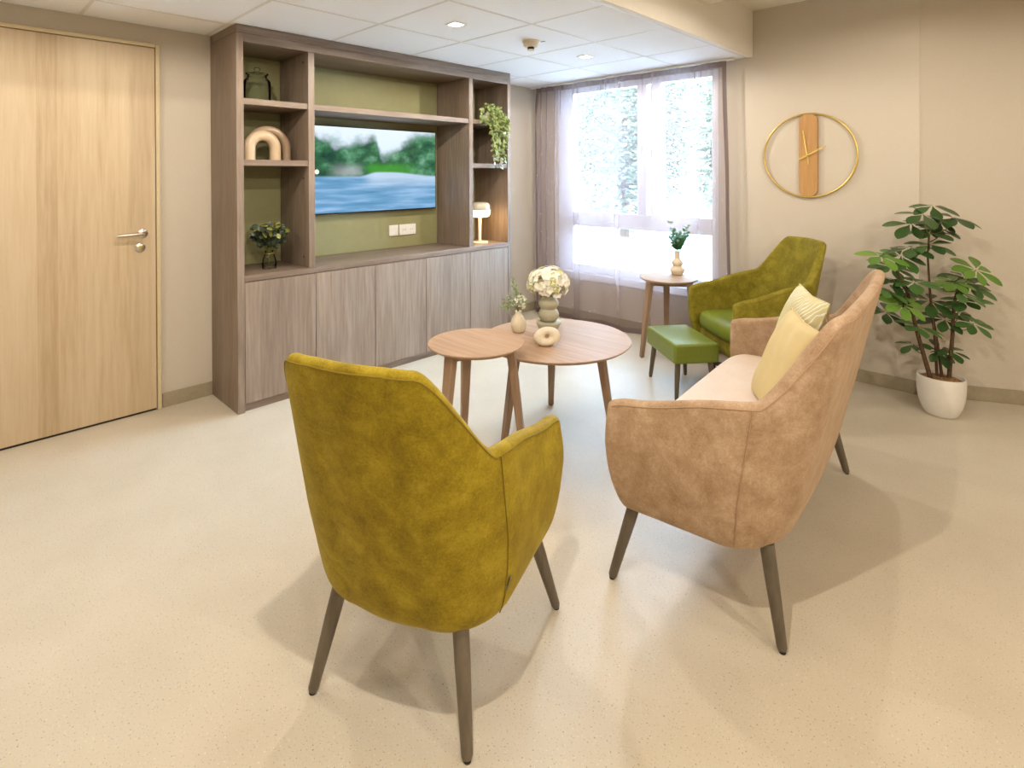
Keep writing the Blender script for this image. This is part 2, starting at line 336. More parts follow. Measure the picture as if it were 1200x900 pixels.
def obj(name, mb, mat, parent=None, smooth=True, bevel=0, seg=2, sharp=40, solid=0, subdiv=0):
    me = mb if isinstance(mb, bpy.types.Mesh) else mb.mesh(name)
    if not me.materials: me.materials.append(M[mat] if isinstance(mat, str) else mat)
    o = bpy.data.objects.new(name, me); C.objects.link(o)
    if smooth:
        me.polygons.foreach_set('use_smooth', [True] * len(me.polygons))
        if not subdiv and sharp < 180:
            try: me.set_sharp_from_angle(angle=math.radians(sharp))
            except Exception: pass
    if solid:
        md = o.modifiers.new('Solidify', 'SOLIDIFY'); md.thickness = solid; md.offset = 0
    if bevel:
        md = o.modifiers.new('Bevel', 'BEVEL'); md.width = bevel; md.segments = seg; md.limit_method = 'ANGLE'; md.angle_limit = math.radians(40)
    if subdiv:
        md = o.modifiers.new('Subdivision', 'SUBSURF'); md.levels = subdiv; md.render_levels = subdiv
    if parent: o.parent = parent
    return o
def tag(o, label, cat, group=None):
    o['label'] = label; o['category'] = cat
    if group: o['group'] = group
    return o
def thing(name, label, cat, loc=(0, 0, 0), rz=0.0, group=None):
    o = bpy.data.objects.new(name, None); C.objects.link(o); o.empty_display_size = 0.1
    o.location = loc; o.rotation_euler = (0, 0, rz); return tag(o, label, cat, group)
def struct(o, label=None, cat=None):
    o['kind'] = 'structure'
    if label: o['label'] = label
    if cat: o['category'] = cat
    return o
def stuff(o): o['kind'] = 'stuff'; return o
def B(x0, x1, y0, y1, z0, z1): return MB().box(x0, x1, y0, y1, z0, z1)
def sm(x, a, b):
    t = min(1, max(0, (x - a) / (b - a))); return t * t * (3 - 2 * t)

# ------------------------------------------------------------------ room shell
XW, YB = -3.785, 4.25            # left wall, window wall
ZC, ZH, ZS = 2.257, 2.60, 2.475  # tiled ceiling, high ceiling, plaster soffit
XB = -1.631                      # face of the bulkhead
CORNER = (-0.605, YB); WD = (0.894, 0.449); XE, YS = 3.0, -3.0
WEND = (XE, CORNER[1] + (XE - CORNER[0]) * WD[1] / WD[0])

struct(obj('floor', B(XW - .1, XE + .1, YS - .1, WEND[1] + .1, -.1, 0), 'floor'), 'speckled cream linoleum floor', 'floor')
struct(obj('wall_left', B(XW - .15, XW, YS, YB + .3, 0, 2.7), 'wall'), 'beige wall behind the shelf unit and door', 'wall')
WX0, WX1, WZ0, WZ1 = -3.52, -1.865, 0.385, 2.215    # window opening
wb = MB()
wb.box(XW, WX0, YB, YB + .22, 0, 2.7); wb.box(WX1, CORNER[0] + .02, YB, YB + .22, 0, 2.7)
wb.box(WX0, WX1, YB, YB + .22, 0, WZ0); wb.box(WX0, WX1, YB, YB + .22, WZ1, 2.7)
struct(obj('wall_back', wb, 'wall'), 'beige wall with the window and the round clock', 'wall')
def along(a, d0, d1, n0, n1, z0, z1):
    """box along the angled wall: d along it, n into the room"""
    nx, ny = WD[1], -WD[0]; m = MB(); v = []
    for d in (d0, d1):
        for n in (n0, n1):
            for z in (z0, z1): v.append((a[0] + WD[0] * d + nx * n, a[1] + WD[1] * d + ny * n, z))
    return m.add(v, [(0, 1, 3, 2), (4, 6, 7, 5), (0, 4, 5, 1), (2, 3, 7, 6), (0, 2, 6, 4), (1, 5, 7, 3)])
LEN = math.hypot(WEND[0] - CORNER[0], WEND[1] - CORNER[1])
struct(obj('wall_right', along(CORNER, 0, LEN, -.15, 0, 0, 2.7), 'wall'), 'beige wall angled away beside the potted plant', 'wall')
struct(obj('wall_east', B(XE, XE + .15, YS, WEND[1], 0, 2.7), 'wall'))
struct(obj('wall_front', B(XW, XE, YS - .15, YS, 0, 2.7), 'wall'))
# baseboards
struct(obj('baseboard_left', MB().box(XW, XW + .012, .905, 1.18, 0, .083), 'skirt', bevel=.002), 'taupe skirting between door and shelf unit', 'skirting')
struct(obj('baseboard_left', MB().box(XW, XW + .012, 3.44, YB, 0, .083), 'skirt', bevel=.002))
struct(obj('baseboard_left', MB().box(XW, XW + .012, YS, -.10, 0, .083), 'skirt', bevel=.002))
struct(obj('baseboard_back', B(XW + .012, CORNER[0], YB - .012, YB, 0, .083), 'skirt', bevel=.002), 'taupe skirting under the window', 'skirting')
struct(obj('baseboard_right', along(CORNER, 0, LEN, 0, .012, 0, .083), 'skirt', bevel=.002), 'taupe skirting along the angled wall', 'skirting')

# tiled ceiling: slab with single tiles and metal grid bars below it
ceil = struct(obj('ceiling', B(XW, XB, YS, YB, ZC + .012, 2.7), 'plaster'), 'suspended ceiling of square white tiles', 'ceiling')
gx = [XW, -3.411, -2.786, -2.161, XB]; gy = [YS] + [0.529 + .625 * k for k in range(-5, 6)] + [YB]
LIGHTS_LOW = [(-2.4735, -0.409), (-2.4735, 0.841), (-2.4735, 2.091), (-2.4735, 3.341)]
for i in range(len(gx) - 1):
    for j in range(len(gy) - 1):
        if gy[j + 1] - gy[j] < .03: continue
        obj('tile', B(gx[i] + .004, gx[i + 1] - .004, gy[j] + .004, gy[j + 1] - .004, ZC, ZC + .011), 'ceil', ceil, bevel=.003)
for x in gx[1:-1]: obj('grid_bar', B(x - .008, x + .008, YS, YB, ZC - .002, ZC + .006), 'grid', ceil, smooth=False)
obj('grid_bar', B(XB - .02, XB, YS, YB, ZC - .003, ZC + .006), 'grid', ceil, smooth=False)
for y in gy[1:-1]: obj('grid_bar', B(XW, XB, y - .008, y + .008, ZC - .0015, ZC + .006), 'grid', ceil, smooth=False)
# bulkhead face, soffit and high ceiling
struct(obj('trim_1', B(XB, XB + .03, YS, YB, ZC - .003, 2.7), 'plaster'), 'plain plaster bulkhead beside the tiled ceiling', 'bulkhead')
struct(obj('ceiling_upper', B(XB + .03, XE, YS, WEND[1], ZH, 2.72), 'plaster'), 'high plain ceiling above the clock wall', 'ceiling')
struct(obj('ceiling_soffit', B(XB + .03, XE, YS, 3.46, ZS, ZH), 'plaster'), 'lower plaster soffit in front of the high ceiling', 'ceiling')

# door
door = struct(thing('door_1', 'pale ash veneered door with lever handle', 'door', (XW, 0, 0)))
DY0, DY1, DZ = -0.075, 0.874, 2.128
obj('leaf', B(.002, .020, DY0, DY1, .012, DZ), 'ash', door, bevel=.002)
obj('under_door_shade', B(.001, .012, DY0, DY1, .0, .012), 'gap', door, smooth=False)  # near-black strip painted as the shade in the gap under the leaf
fr = MB(); fr.box(0, .030, DY1 + .003, DY1 + .024, 0, DZ + .024); fr.box(0, .030, DY0 - .024, DY0 - .003, 0, DZ + .024); fr.box(0, .030, DY0 - .003, DY1 + .003, DZ + .003, DZ + .024)
obj('door_frame', fr, 'frame', door, bevel=.003)
hd = MB(); hd.lathe([(0, .020), (.024, .020), (.026, .023), (.026, .028), (.022, .031), (0, .031)], 24, caps=False)
hv = [(z, x + .807, y + 1.047) for x, y, z in hd.v]; rose = MB().add(hv, hd.f)
ho = obj('handle', MB().tube([(.028, .807, 1.047), (.060, .807, 1.047), (.070, .800, 1.047), (.071, .780, 1.047), (.071, .69, 1.044), (.070, .678, 1.042)], [.008, .008, .0085, .0085, .0085, .007], 12), 'steel', door)
obj('rose', rose, 'steel', ho)
kv = [(z, x + .794, y + .966) for x, y, z in hd.v]; ko = obj('keyhole_rosette', MB().add(kv, hd.f), 'steel', door)
obj('lock_cylinder', B(.030, .0335, .788, .800, .953, .978), 'brass', ko, bevel=.003)

# window
win = struct(thing('window_1', 'large white window behind sheer curtains', 'window', (0, 4.30, 0)))
def wf(name, x0, x1, z0, z1, y0=0.0, y1=.07, mat='window', parent=win, bevel=.004): return obj(name, B(x0, x1, y0, y1, z0, z1), mat, parent, bevel=bevel)
f = MB()
f.box(WX0, -3.335, 0, .07, WZ0 + .06, WZ1); f.box(-1.94, WX1, 0, .07, WZ0 + .06, WZ1); f.box(-3.335, -1.94, 0, .07, 2.163, WZ1); f.box(-3.335, -1.94, 0, .07, WZ0 + .06, .515)
obj('frame', f, 'window', win, bevel=.004)
wf('transom', -3.335, -1.94, .887, 1.022, -.005, .075); wf('mullion', -2.62, -2.53, 1.022, 2.163); wf('mullion', -2.475, -2.385, 1.022, 2.163, -.01, .07)
for x0, x1, z0, z1 in ((-3.335, -2.62, 1.022, 2.163), (-2.53, -2.475, 1.022, 2.163), (-2.385, -1.94, 1.022, 2.163), (-3.335, -1.94, .515, .887)):
    obj('pane', B(x0, x1, .032, .036, z0, z1), 'glass', win, smooth=False)
hw = obj('window_handle', MB().tube([(-2.575, -.035, 1.62), (-2.575, -.04, 1.56), (-2.575, -.04, 1.50)], [.010, .011, .008], 10).box(-2.590, -2.560, -.03, 0, 1.585, 1.655), 'white', win)
obj('window_sill', B(WX0 - .02, WX1 + .02, -.065, .07, WZ0 - .005, WZ0 + .06), 'window', win, bevel=.006)

# ------------------------------------------------------------------ built-in media unit
XF = -3.346; UY0, UY1 = 1.181, 3.435; DEP = XF - XW
U = thing('media_wall_unit', 'tall walnut media unit with open shelves and low cupboards against left wall', 'shelf unit', (XW, UY0, 0))
UW = UY1 - UY0
def up(name, x0, x1, y0, y1, z0, z1, mat, parent=U, bevel=.0015): return obj(name, B(x0, x1, y0 - UY0, y1 - UY0, z0, z1), mat, parent, bevel=bevel)
up('side_panel', .001, DEP, UY0, UY0 + .040, 0, 2.206, 'unit_v'); up('side_panel', .001, DEP, UY1 - .033, UY1, 0, 2.206, 'unit_v')
up('header', .001, DEP, UY0, UY1, 2.2075, 2.2545, 'unit_h')
up('top_panel', .001, DEP - .0005, UY0 + .0405, UY1 - .0335, 2.158, 2.206, 'unit_h')
D1 = (1.613, 1.654); D2 = (2.962, 3.004)
up('divider', .02, DEP - .001, *D1, .797, 2.157, 'unit_v'); up('divider', .02, DEP - .001, *D2, .797, 2.157, 'unit_v')
for z in (1.473, 1.832):
    up('shelf', .02, DEP - .008, UY0 + .041, D1[0] - .0005, z - .036, z, 'unit_h'); up('shelf', .02, DEP - .008, D2[1] + .0005, UY1 - .034, z - .036, z, 'unit_h')
up('shelf', .02, DEP - .008, D1[1] + .0005, D2[0] - .0005, 1.795, 1.832, 'unit_h')
up('worktop', .001, DEP, UY0 + .0405, UY1 - .0335, .760, .796, 'unit_h')
for a, b_ in ((UY0 + .041, D1[0]), (D1[1], D2[0]), (D2[1], UY1 - .034)):
    up('back_panel', .001, .0195, a, b_, .797, 2.157, 'olive')
up('plinth', .02, DEP - .022, UY0 + .041, UY1 - .034, 0, .046, 'unit_h')
up('carcass', .02, DEP - .0205, UY0 + .041, UY1 - .034, .047, .757, 'gap')  # body coloured near-black to paint the shade seen between the doors
for a, b_ in ((1.2235, 1.655), (1.659, 2.089), (2.093, 2.5255), (2.5295, 2.966), (2.970, 3.3995)):
    up('door', DEP - .0195, DEP - .0005, a, b_, .050, .7555, 'unit_door')
for yy, zz in ((1.6115, 2.10), (1.6115, 1.36), (1.6115, .86)):
    obj('shelf_pin_cap', MB().lathe([(0, 0), (.007, 0), (.007, .001), (0, .0012)], 12, caps=False), 'black', U).matrix_local = Matrix.Translation((DEP - .07, yy - UY0, zz)) @ Matrix.Rotation(math.radians(90), 4, 'X')

# television
TVX = -3.735
tv = thing('television', 'flat black-framed television showing a river bank', 'television', (TVX, 1.775, 1.098))
TW, TH = 1.128, .640
obj('casing', B(0, .030, 0, TW, 0, TH), 'black', tv, bevel=.004)
obj('wall_bracket', B(-.029, 0, TW * .35, TW * .65, TH * .3, TH * .7), 'black', tv)
sc_ = obj('screen', B(.030, .0312, .007, TW - .007, .010, TH - .007), 'screen', tv, smooth=False); sc_['label'] = 'lit picture of trees and blurred water'
dm = MB().lathe([(.0, .0), (.017, 0), (.017, .0006), (0, .0006)], 24, caps=False); dm = MB().add([(z + .0313, x + .070, y + .306) for x, y, z in dm.v], dm.f)
obj('picture_dot', dm, 'white', sc_)
# sockets
s1 = tag(obj('light_switch', B(0, .010, 0, .084, 0, .086), 'white', bevel=.003), 'square white single switch on olive panel below television', 'switch'); s1.location = (XW + .0197, 2.477, .893)
obj('rocker', B(.010, .013, .014, .070, .014, .072), 'white', s1, bevel=.002)
s2 = tag(obj('double_socket', B(0, .010, 0, .160, 0, .086), 'white', bevel=.003), 'white double wall socket right of the square switch', 'socket'); s2.location = (XW + .0197, 2.573, .893)
for k in (0.042, .118):
    rm = MB().lathe([(.022, 0), (.022, .0022), (.018, .0022), (.017, .0004), (0, .0004)], 24, caps=False)
    so = obj('socket_well', MB().add([(z + .0102, x + k, y + .043) for x, y, z in rm.v], rm.f), 'white', s2)
    ph = MB()
    for dy in (-.009, .009): q = MB().lathe([(0, 0), (.0028, 0), (.0028, .0008), (0, .0008)], 8, caps=False); ph.add([(z + .0107, x + k + dy, y + .043) for x, y, z in q.v], q.f)
    obj('pin_hole', ph, 'black', so)

# ------------------------------------------------------------------ ceiling fittings
def downlight(x, y, z, label, w=LAMP_W, col=LAMP_COL, fixture=True):
    t = thing('downlight', label, 'downlight', (x, y, z), 0, 'square recessed downlights')
    fm = MB(); a, b_ = .046, .034
    fm.box(-a, a, -a, -b_, -.006, 0); fm.box(-a, a, b_, a, -.006, 0); fm.box(-a, -b_, -b_, b_, -.006, 0); fm.box(b_, a, -b_, b_, -.006, 0)
    obj('bezel', fm, 'white', t, bevel=.001)
    obj('lens', B(-b_, b_, -b_, b_, -.003, -.0005), 'downlight', t, smooth=False)
    ld = bpy.data.lights.new('downlight_beam', 'SPOT'); ld.energy = w; ld.color = col; ld.spot_size = math.radians(179); ld.spot_blend = .20; ld.shadow_soft_size = .018
    lo = bpy.data.objects.new('downlight_beam', ld); C.objects.link(lo); lo.parent = t; lo.location = (0, 0, -.03)
    return t
for k, (x, y) in enumerate(LIGHTS_LOW):
    downlight(x, y, ZC, ['square downlight in the tiled ceiling near the back of the room', 'square downlight in the tiled ceiling in front of the door', 'bright square downlight in ceiling tile above the media unit, nearer one', 'bright square downlight in ceiling tile close to the curtain'][k], LAMP_W * (.66 if y < 1 else 1.0))
for x, y, lab in ((-.60, .41, 'square downlight in plaster soffit over the foreground armchair'), (-.60, 2.9, 'square downlight in plaster soffit before the clock wall'),
                  (.75, 2.55, 'square downlight in plaster soffit between sofa and potted plant'), (1.9, 1.37, 'square downlight in plaster soffit far right of the sofa'), (1.9, -.15, 'square downlight in plaster soffit at the rear right')):
    downlight(x, y, ZS, lab, LAMP_W * (.5 if y > 2.6 else .6 if y > 2 else 2.2))
sd = thing('smoke_detector', 'cream round smoke detector hanging from ceiling tile between two downlights', 'smoke detector', (-2.44, 2.70, ZC))
obj('base', MB().lathe([(0, 0), (.055, 0), (.055, -.012), (.050, -.016), (.048, -.034), (.040, -.042), (0, -.042)], 32, caps=False), 'ivory', sd)
obj('sensor_grille', MB().lathe([(.022, -.042), (.022, -.056), (.020, -.058), (0, -.058)], 20, caps=False), 'rubber', sd)
obj('sensor_cap', MB().lathe([(0, -.058), (.024, -.058), (.022, -.064), (0, -.066)], 20, caps=False), 'ivory', sd)
obj('name_plate', B(.03, .06, .06, .075, -.003, -.0005), 'steel', sd)

# ------------------------------------------------------------------ curtain
rail = tag(obj('curtain_rail', B(XW + .03, -1.70, 4.140, 4.170, ZC - .020, ZC - .0025), 'white', bevel=.003), 'thin white curtain track on the ceiling above window', 'curtain rail')
cur = thing('sheer_curtain', 'mauve sheer curtain gathered on a track before the window', 'curtain', (0, 4.158, 0))
def fold(x, z):
    g = sm(z, 1.6, 2.2)
    dl = sm(-3.40 - x, -.03, .12)                      # bunched at the left end
    dr = sm(x + 1.86, -.02, .06)
    a = .022 * math.sin(x * 15 + 1.0) + .008 * math.sin(x * 27 + .6 * math.sin(z * 1.3)) + .006 * math.sin(x * 6 + z)
    a = a * (1 - .5 * g) + .0025 * g * math.sin(x * 120) + .002 * g * math.sin(x * 83 + 1)
    a += dl * .030 * math.sin(x * 74) * (1 - .6 * g) + dr * .012 * math.sin(x * 60) * (1 - .6 * g)
    return a - .012
def cedge(z):   # left and right hems: pulled in at the top
    return -3.700 + .030 * sm(z, 1.75, 2.24) - .018 * (1 - sm(z, .4, 1.9)), -1.735 - .022 * sm(z, 1.2, 2.24) + .018 * (1 - sm(z, .2, 1.2))
def sheet(z0, z1, nz, nx, u0=0, u1=1, off=0.0):
    rows = []
    for i in range(nz):
        z = z0 + (z1 - z0) * i / (nz - 1); l, r = cedge(z)
        rows.append([(l + (r - l) * (u0 + (u1 - u0) * j / (nx - 1)), fold(l + (r - l) * (u0 + (u1 - u0) * j / (nx - 1)), z) + off, z) for j in range(nx)])
    return MB().grid(rows)
obj('voile', sheet(.012, 2.190, 40, 420), 'sheer', cur, sharp=180)
obj('heading_tape', sheet(2.190, 2.236, 4, 420), 'sheer2', cur, sharp=180)
obj('side_hem', sheet(.012, 2.190, 40, 12, .986, 1.0, -.004), 'sheer2', cur, sharp=180)
obj('side_hem', sheet(.012, 2.190, 40, 12, 0, .012, -.004), 'sheer2', cur, sharp=180)
obj('bottom_hem', sheet(.012, .055, 3, 420, 0, 1, -.003), 'sheer2', cur, sharp=180)

# ------------------------------------------------------------------ upholstered shells
def shell_parts(root, W, zback, fabric, seamfab, seatmat, legs='wood', narrow=.012, seatz=.455, legpos=None):
    Yf, Yb, th = .245, -.302, .044
    rx, ry = (.20 if W < .5 else .26), .215
    pl = []                                   # plan: right front -> back centre -> left front
    n_side = 12
    for i in range(n_side): pl.append((W - .006 * i / n_side, Yf + (Yb + ry - Yf) * i / n_side))
    for i in range(25):
        a = (PI / 2) * i / 24; pl.append((W - .006 - rx + rx * math.cos(a), Yb + ry - ry * math.sin(a)))
    xb = W - .006 - rx; nb = max(4, int(xb / .05))
    for i in range(1, nb + 1): pl.append((xb * (1 - i / nb), Yb - .012 * math.sin(PI / 2 * i / nb)))
    pl = pl + [(-x, y) for x, y in reversed(pl[:-1])]
    N = len(pl)
    arc = [0]
    for i in range(1, N): arc.append(arc[-1] + math.dist(pl[i], pl[i - 1]))
    nor = []
    for i in range(N):
        a = pl[max(0, i - 1)]; b_ = pl[min(N - 1, i + 1)]; t = (b_[0] - a[0], b_[1] - a[1]); L = math.hypot(*t); nor.append((-t[1] / L * -1, t[0] / L * -1))
    # inward normal points to (0,-.05)
    nor = [(nx, ny) if (nx * (0 - p[0]) + ny * (-.0 - p[1])) > 0 else (-nx, -ny) for (nx, ny), p in zip(nor, pl)]
    lift = []
    i0 = n_side + 6                           # where the arm starts to rise into the back
    i1 = n_side + 18
    a0, a1 = arc[i0], arc[i1]
    tot = arc[-1]
    def top(i):
        s = min(arc[i], tot - arc[i]); y = pl[i][1]
        arm = .632 + .092 * sm(s, 0.0, a0 * 1.15) - .016 * (1 - sm(s, -.02, .04))
        k = min(1, max(0, (s - a0) / (a1 - a0))); k = 1 - (1 - k ** 1.4) ** 1.85
        crown = .012 * (1 - (pl[i][0] / W) ** 2)
        return arm + (zback + crown - arm) * k
    low = [(.105, .236), (.080, .240), (.055, .252), (.034, .275), (.020, .315), (.010, .38), (.003, .455)]
    def place(i, inset, z, off=0.0):
        x, y = pl[i]; nx, ny = nor[i]; x += nx * (inset + off); y += ny * (inset + off)
        wbk = sm(-y, .0, .26)
        y -= wbk * (.112 * max(0, (z - .42) / .5) ** 1.1 - .012 * (1 - sm(z, .25, .5)))
        x -= math.copysign(narrow * (min(abs(pl[i][0]), W) / W) * sm(z, .60, zback + .06), pl[i][0]) if abs(pl[i][0]) > 1e-6 else 0
        x -= math.copysign(.012 * sm(abs(pl[i][0]), W * .8, W) * (1 - wbk) * sm(z, .5, .63), pl[i][0]) if abs(pl[i][0]) > 1e-6 else 0
        wfr = sm(y, .02, Yf); y += wfr * (.012 * math.sin(PI * min(1, max(0, (z - .3) / .35))) - .035 * (1 - sm(z, .22, .40)))
        return np.array([x, y, z])
    secs = []
    r = th / 2
    for i in range(N):
        zt = top(i); outer = []; inner = []
        zs = [z for _, z in low]; ins = [a for a, _ in low]
        ups = [.455 + (zt - r - .455) * k / 8 for k in range(1, 9)]
        for a_, z in zip(ins, zs): outer.append(place(i, a_, z)); inner.append(place(i, a_, z, th))
        for z in ups: outer.append(place(i, 0, z)); inner.append(place(i, 0, z, th))
        arcp = [place(i, 0, zt - r + r * math.sin(t), r - r * math.cos(t)) for t in (PI / 6, PI / 3, PI / 2, 2 * PI / 3, 5 * PI / 6)]
        secs.append((outer, inner, arcp))
    rows = []
    def row(o_, a_, n_): return o_ + a_ + list(reversed(n_))
    def cap(sec, d):
        out = []
        for ang in (70, 40, 15):
            a = math.radians(ang); c, s_ = math.sin(a), math.cos(a)
            def mv(p, q): m = (p + q) / 2; return m + (p - m) * c + np.array([0, d * r * s_, 0])
            o_, n_, ar = sec
            o2 = [mv(p, q) for p, q in zip(o_, n_)]; n2 = [mv(q, p) for p, q in zip(o_, n_)]
            ctr = (o_[-1] + n_[-1]) / 2
            a2 = [ctr + (p - ctr) * c + np.array([0, d * r * s_, 0]) for p in ar]
            out.append(row(o2, a2, n2))
        return out
    head = cap(secs[0], 1); tail = cap(secs[-1], 1)
    rows = list(reversed(head)) + [row(*[s_[0], s_[2], s_[1]]) for s_ in secs] + tail
    mb = MB().grid(rows, close_u=True)
    mrow = len(rows[0]); e = (len(rows) - 1) * mrow
    nh = mrow
    half = len(low) + 8
    # close the two flattened ends
    for base in (0, e):
        idx = [base + k for k in range(mrow)]
        for k in range(half - 1):
            a = idx[k]; b2 = idx[k + 1]; c2 = idx[mrow - 2 - k]; d2 = idx[mrow - 1 - k]; mb.f.append((a, b2, c2, d2) if base else (d2, c2, b2, a))
        mid = idx[half - 1: mrow - half + 1]; mb.f.append(tuple(mid) if base else tuple(reversed(mid)))
    sh = obj('shell', mb, fabric, root, subdiv=1)
    # piping seams on the shell
    def outp(i, z, push=.0016): p = place(i, 0 if z > .455 else np.interp(z, [q[1] for q in low], [q[0] for q in low]), z); nx, ny = nor[i]; return (p[0] - nx * push, p[1] - ny * push, p[2])
    obj('top_seam', MB().tube([outp(i, top(i) - r * .75, -.0012) for i in range(N)], .0020, 6), seamfab, sh)
    si = i0 - 1
    for i in (si, N - 1 - si):
        obj('side_seam', MB().tube([outp(i, z) for z in np.linspace(.272, top(i) - r * .75, 18)], .0016, 6), seamfab, sh)
    # underside and front lip
    base_in = .060
    ol = [place(i, base_in, .30)[:2] for i in range(N)]
    ol = [np.array(p) for p in ol]; fx = ol[0][0]; yf = .222
    ol[0][1] = yf - .03; ol[-1][1] = yf - .03
    front = [np.array((-fx + .03, yf)), np.array((-fx * .5, yf + .006)), np.array((0, yf + .008)), np.array((fx * .5, yf + .006)), np.array((fx - .03, yf))]
    loop = ol + front
    ctr = np.array([0.0, -.03])
    def ring(inset, z):
        out = []
        for p in loop:
            d = p - ctr; L = np.linalg.norm(d); q = ctr + d * (1 - inset / L); out.append((q[0], q[1], z))
        return out
    pm = MB(); rr = [ring(.12, .232), ring(.06, .235), ring(.02, .246), ring(0, .27), ring(-.004, .30), ring(0, .335), ring(.012, .352), ring(.04, .356)]
    pm.grid(rr, close_u=True); k = len(loop); pm.f.append(tuple(reversed(range(k)))); pm.f.append(tuple((len(rr) - 1) * k + j for j in range(k)))
    obj('seat_pan', pm, fabric, root, sharp=60)
    # seat cushion
    hw = W - th - .008; yb0, yf0 = -.235, .255; n = 64; cy0 = (yb0 + yf0) / 2; hy = (yf0 - yb0) / 2
    cm = MB(); rings = []
    z0 = .357
    p_ = 5.0 if W < .5 else 8.0
    for f_, z in ((.90, z0), (.96, z0 + .004), (.995, z0 + .025), (1.0, z0 + .050), (.985, seatz - .022), (.95, seatz - .008), (.88, seatz), (.7, seatz + .006), (.4, seatz + .010), (.12, seatz + .011)):
        ring_ = []
        for k2 in range(n):
            a = 2 * PI * k2 / n; c, s_ = math.cos(a), math.sin(a)
            ex = 2 / p_; px = math.copysign(abs(c) ** ex, c) * hw; py = math.copysign(abs(s_) ** ex, s_) * hy
            sh_ = .022 if f_ > .8 else .0
            ring_.append((px * (f_ if f_ < .8 else 1 - (1 - f_) * .25 / hw * .8), cy0 + py * (f_ if f_ < .8 else 1 - (1 - f_) * .25 / hy * .8), z))
        rings.append(ring_)
    cm.grid(rings, close_u=True); cm.f.append(tuple(reversed(range(n)))); cm.f.append(tuple((len(rings) - 1) * n + j for j in range(n)))
    obj('seat_cushion', cm, seatmat, root, sharp=180)
    return place, top
def leg(root, top_p, foot_p, r0=.021, r1=.0135, mat='legs'):
    t, f_ = np.array(top_p, float), np.array(foot_p, float); f2 = f_ + np.array([0, 0, .006])
    d = f2 - t
    o = obj('leg', MB().tube([t, t + d * .3, t + d * .97, f2], [r0, r0 * .95, r1 * 1.04, r1 * .8], 16), mat, root, sharp=50)
    obj('glide', MB().lathe([(0, 0), (.009, 0), (.010, .004), (.010, .007), (0, .007)], 12, f_[0], f_[1], caps=False), 'rubber', o)

# front armchair, seen from behind
ang = math.radians(112.15); rzc = ang - PI / 2
ch = thing('armchair', 'mustard green velvet armchair on round legs, seen from behind in foreground', 'armchair', (-1.291, 1.009, 0), rzc, 'mustard green armchairs')
pl_c, top_c = shell_parts(ch, .312, .948, 'green', 'green_seam', 'leather')
for x, y in ((.23, -.26), (-.23, -.26), (.286, .259), (-.286, .259)):
    leg(ch, (x * .80, y * .78, .262), (x, y, 0))
tg = obj('fabric_tag', B(-.0012, .0012, -.007, .007, -.017, .017), 'tag', ch); tg.location = (.285, -.135, .352); tg.rotation_euler = (0, math.radians(18), math.radians(15))

# sofa
sofa = thing('sofa', 'two-seat tan velvet sofa with high back and cream seat', 'sofa', (-0.869, 2.267, 0), math.radians(-174.41) - PI / 2)
pl_s, top_s = shell_parts(sofa, .695, .965, 'tan', 'tan_seam', 'cream', narrow=.020, seatz=.462)
for x, y in ((.611, -.26), (-.611, -.26), (.652, .266), (-.652, .266)):
    leg(sofa, (x - math.copysign(.06, x), y * .78, .262), (x, y, 0), .0215, .014)

# far armchair on a castor base
fa = math.radians(232)
fc = thing('armchair', 'olive velvet armchair with green leather seat beside the round clock wall', 'armchair', (-1.385, 3.625, 0), fa - PI / 2, 'mustard green armchairs')
shell_parts(fc, .312, .950, 'green2', 'green_seam', 'leather')
obj('column', MB().lathe([(0, .10), (.030, .10), (.030, .20), (.05, .238), (0, .238)], 24, caps=False), 'black', fc)
for k in range(5):
    a = math.radians(72 * k - 52 + 0)
    c, s_ = math.cos(a), math.sin(a)
    ar = obj('base_arm', MB().tube([(c * .02, s_ * .02, .115), (c * .15, s_ * .15, .095), (c * .29, s_ * .29, .075)], [.022, .018, .013], 10), 'black', fc)
    cs = MB(); w = MB().lathe([(0, -.018), (.022, -.018), (.026, -.014), (.026, .014), (.022, .018), (0, .018)], 18, caps=False)
    cs.add([(c * .29 + x * c - z * s_, s_ * .29 + x * s_ + z * c, .026 + y) for x, y, z in w.v], w.f)
    cs.tube([(c * .29, s_ * .29, .05), (c * .29, s_ * .29, .078)], .008, 8)
    obj('castor', cs, 'rubber', ar)

# footstool
st = thing('footstool', 'small green leather footstool on tapered legs before the far armchair', 'footstool', (-1.712, 3.338, 0), math.radians(-38))
hx, hy, zt, hh = .225, .145, .345, .120
obj('cushion', B(-hx, hx, -hy, hy, zt - hh, zt), 'leather', st, bevel=.016, seg=4)
for sx in (-1, 1):
    for sy in (-1, 1): leg(st, (sx * (hx - .045), sy * (hy - .04), zt - hh + .005), (sx * (hx - .02), sy * (hy - .02), 0), .0175, .0115)

